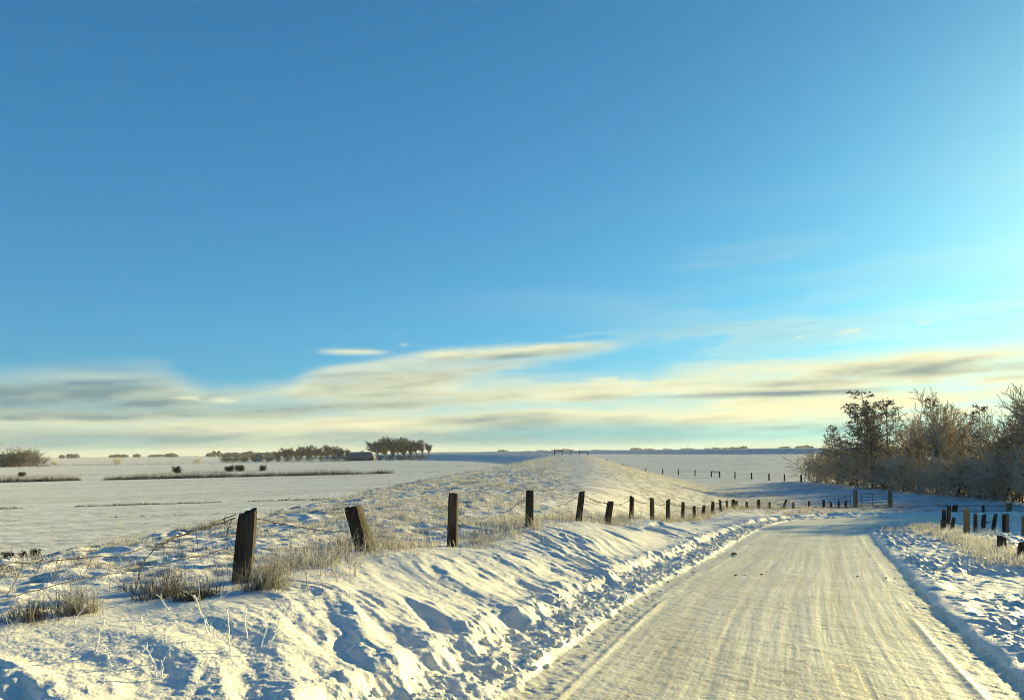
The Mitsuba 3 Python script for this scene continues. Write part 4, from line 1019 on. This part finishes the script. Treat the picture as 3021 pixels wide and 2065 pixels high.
tag(tb, 'far wind turbine outside the left edge with one blade tip in view', 'wind turbine')

# hazy groves and roofs on the horizon
def grove(px0, px1, ytop, Z, label, seed):
    rg = np.random.default_rng(seed)
    a, b = pt(px0, ytop, Z), pt(px1, ytop, Z)
    top = max(4.0, (a[2] + b[2]) / 2)
    n = max(2, int(abs(b[0] - a[0]) / 9))
    mb = MB()
    m = trimesh.creation.icosphere(2, 1.0)
    for j in range(n):
        t = (j + .5) / n
        h = top * (.62 + .38 * math.sin(math.pi * min(1, max(0, t * .9 + .05))) ** .6) * rg.uniform(.85, 1.03)
        w = (b[0] - a[0]) / n * rg.uniform(.75, 1.1)
        v = m.vertices * (1 + .5 * (meshkit.fbm(m.vertices * 2.2 + rg.uniform(0, 50), 3, seed)[:, None] - .5)) * [w, w * .8 + 3, h * .55] + [a[0] + (b[0] - a[0]) * t, Z + rg.normal(0, 6), h * .5]
        mb.add(v, m.faces)
    k = numbered('grove')
    scene[k] = mikit.ply(mb.mesh(), 'mat_grove', smooth=False)
    tag(k, label, 'grove', 'hazy groves on the horizon', 'stuff')
scene['mat_grove'] = {'type': 'diffuse', 'reflectance': rgb(.065, .068, .068)}
GR = [(62, 80, 453.2, 1900), (112, 126, 453.5, 2100), (135, 141, 453, 2000), (150, 166, 453.6, 2200), (166, 178, 452.6, 1900), (205, 213, 452.2, 1800), (214, 219, 450.3, 1700), (221, 243, 451.8, 1750), (243, 256, 450.8, 1700), (256, 262, 451.4, 1800), (262, 290, 451, 1800), (290, 330, 451.3, 2000),
      (498, 507, 449.1, 2600), (520, 536, 450.2, 2800), (537, 547, 449.4, 2700), (551, 574, 448.5, 2600), (580, 612, 449.2, 2800), (631, 641.5, 447.1, 2500), (642.6, 654, 447.9, 2600), (663, 671, 447.9, 2700), (680, 694, 447.5, 2600), (705, 712, 447.3, 2700), (713, 719, 446.7, 2500), (720, 729, 446.9, 2600), (730, 738, 446.3, 2500), (739, 746, 445.4, 2500), (780, 791, 445.6, 2500), (798, 812, 444.6, 2400)]
for j, (a, b, y, Z) in enumerate(GR):
    grove(a, b, y, Z, ('hazy low grove on the left horizon beyond the snowy fields' if a < 400 else 'tiny blue grove peeping over the sea dike on the horizon'), 60 + j)

# ------------------------------------------------------------------ winter haze
scene['haze_air'] = {'type': 'homogeneous', 'albedo': rgb(.95, .96, .97), 'sigma_t': {'type': 'rgb', 'value': [8e-5] * 3}}
scene['haze'] = {'type': 'cube', 'to_world': T().translate([0, 0, 28]).scale([9500, 9500, 32]), 'bsdf': {'type': 'null'}, 'interior': {'type': 'ref', 'id': 'haze_air'}}
scene['camera']['medium'] = {'type': 'ref', 'id': 'haze_air'}
tag('haze', 'thin winter haze over the marsh', 'haze', kind='stuff')
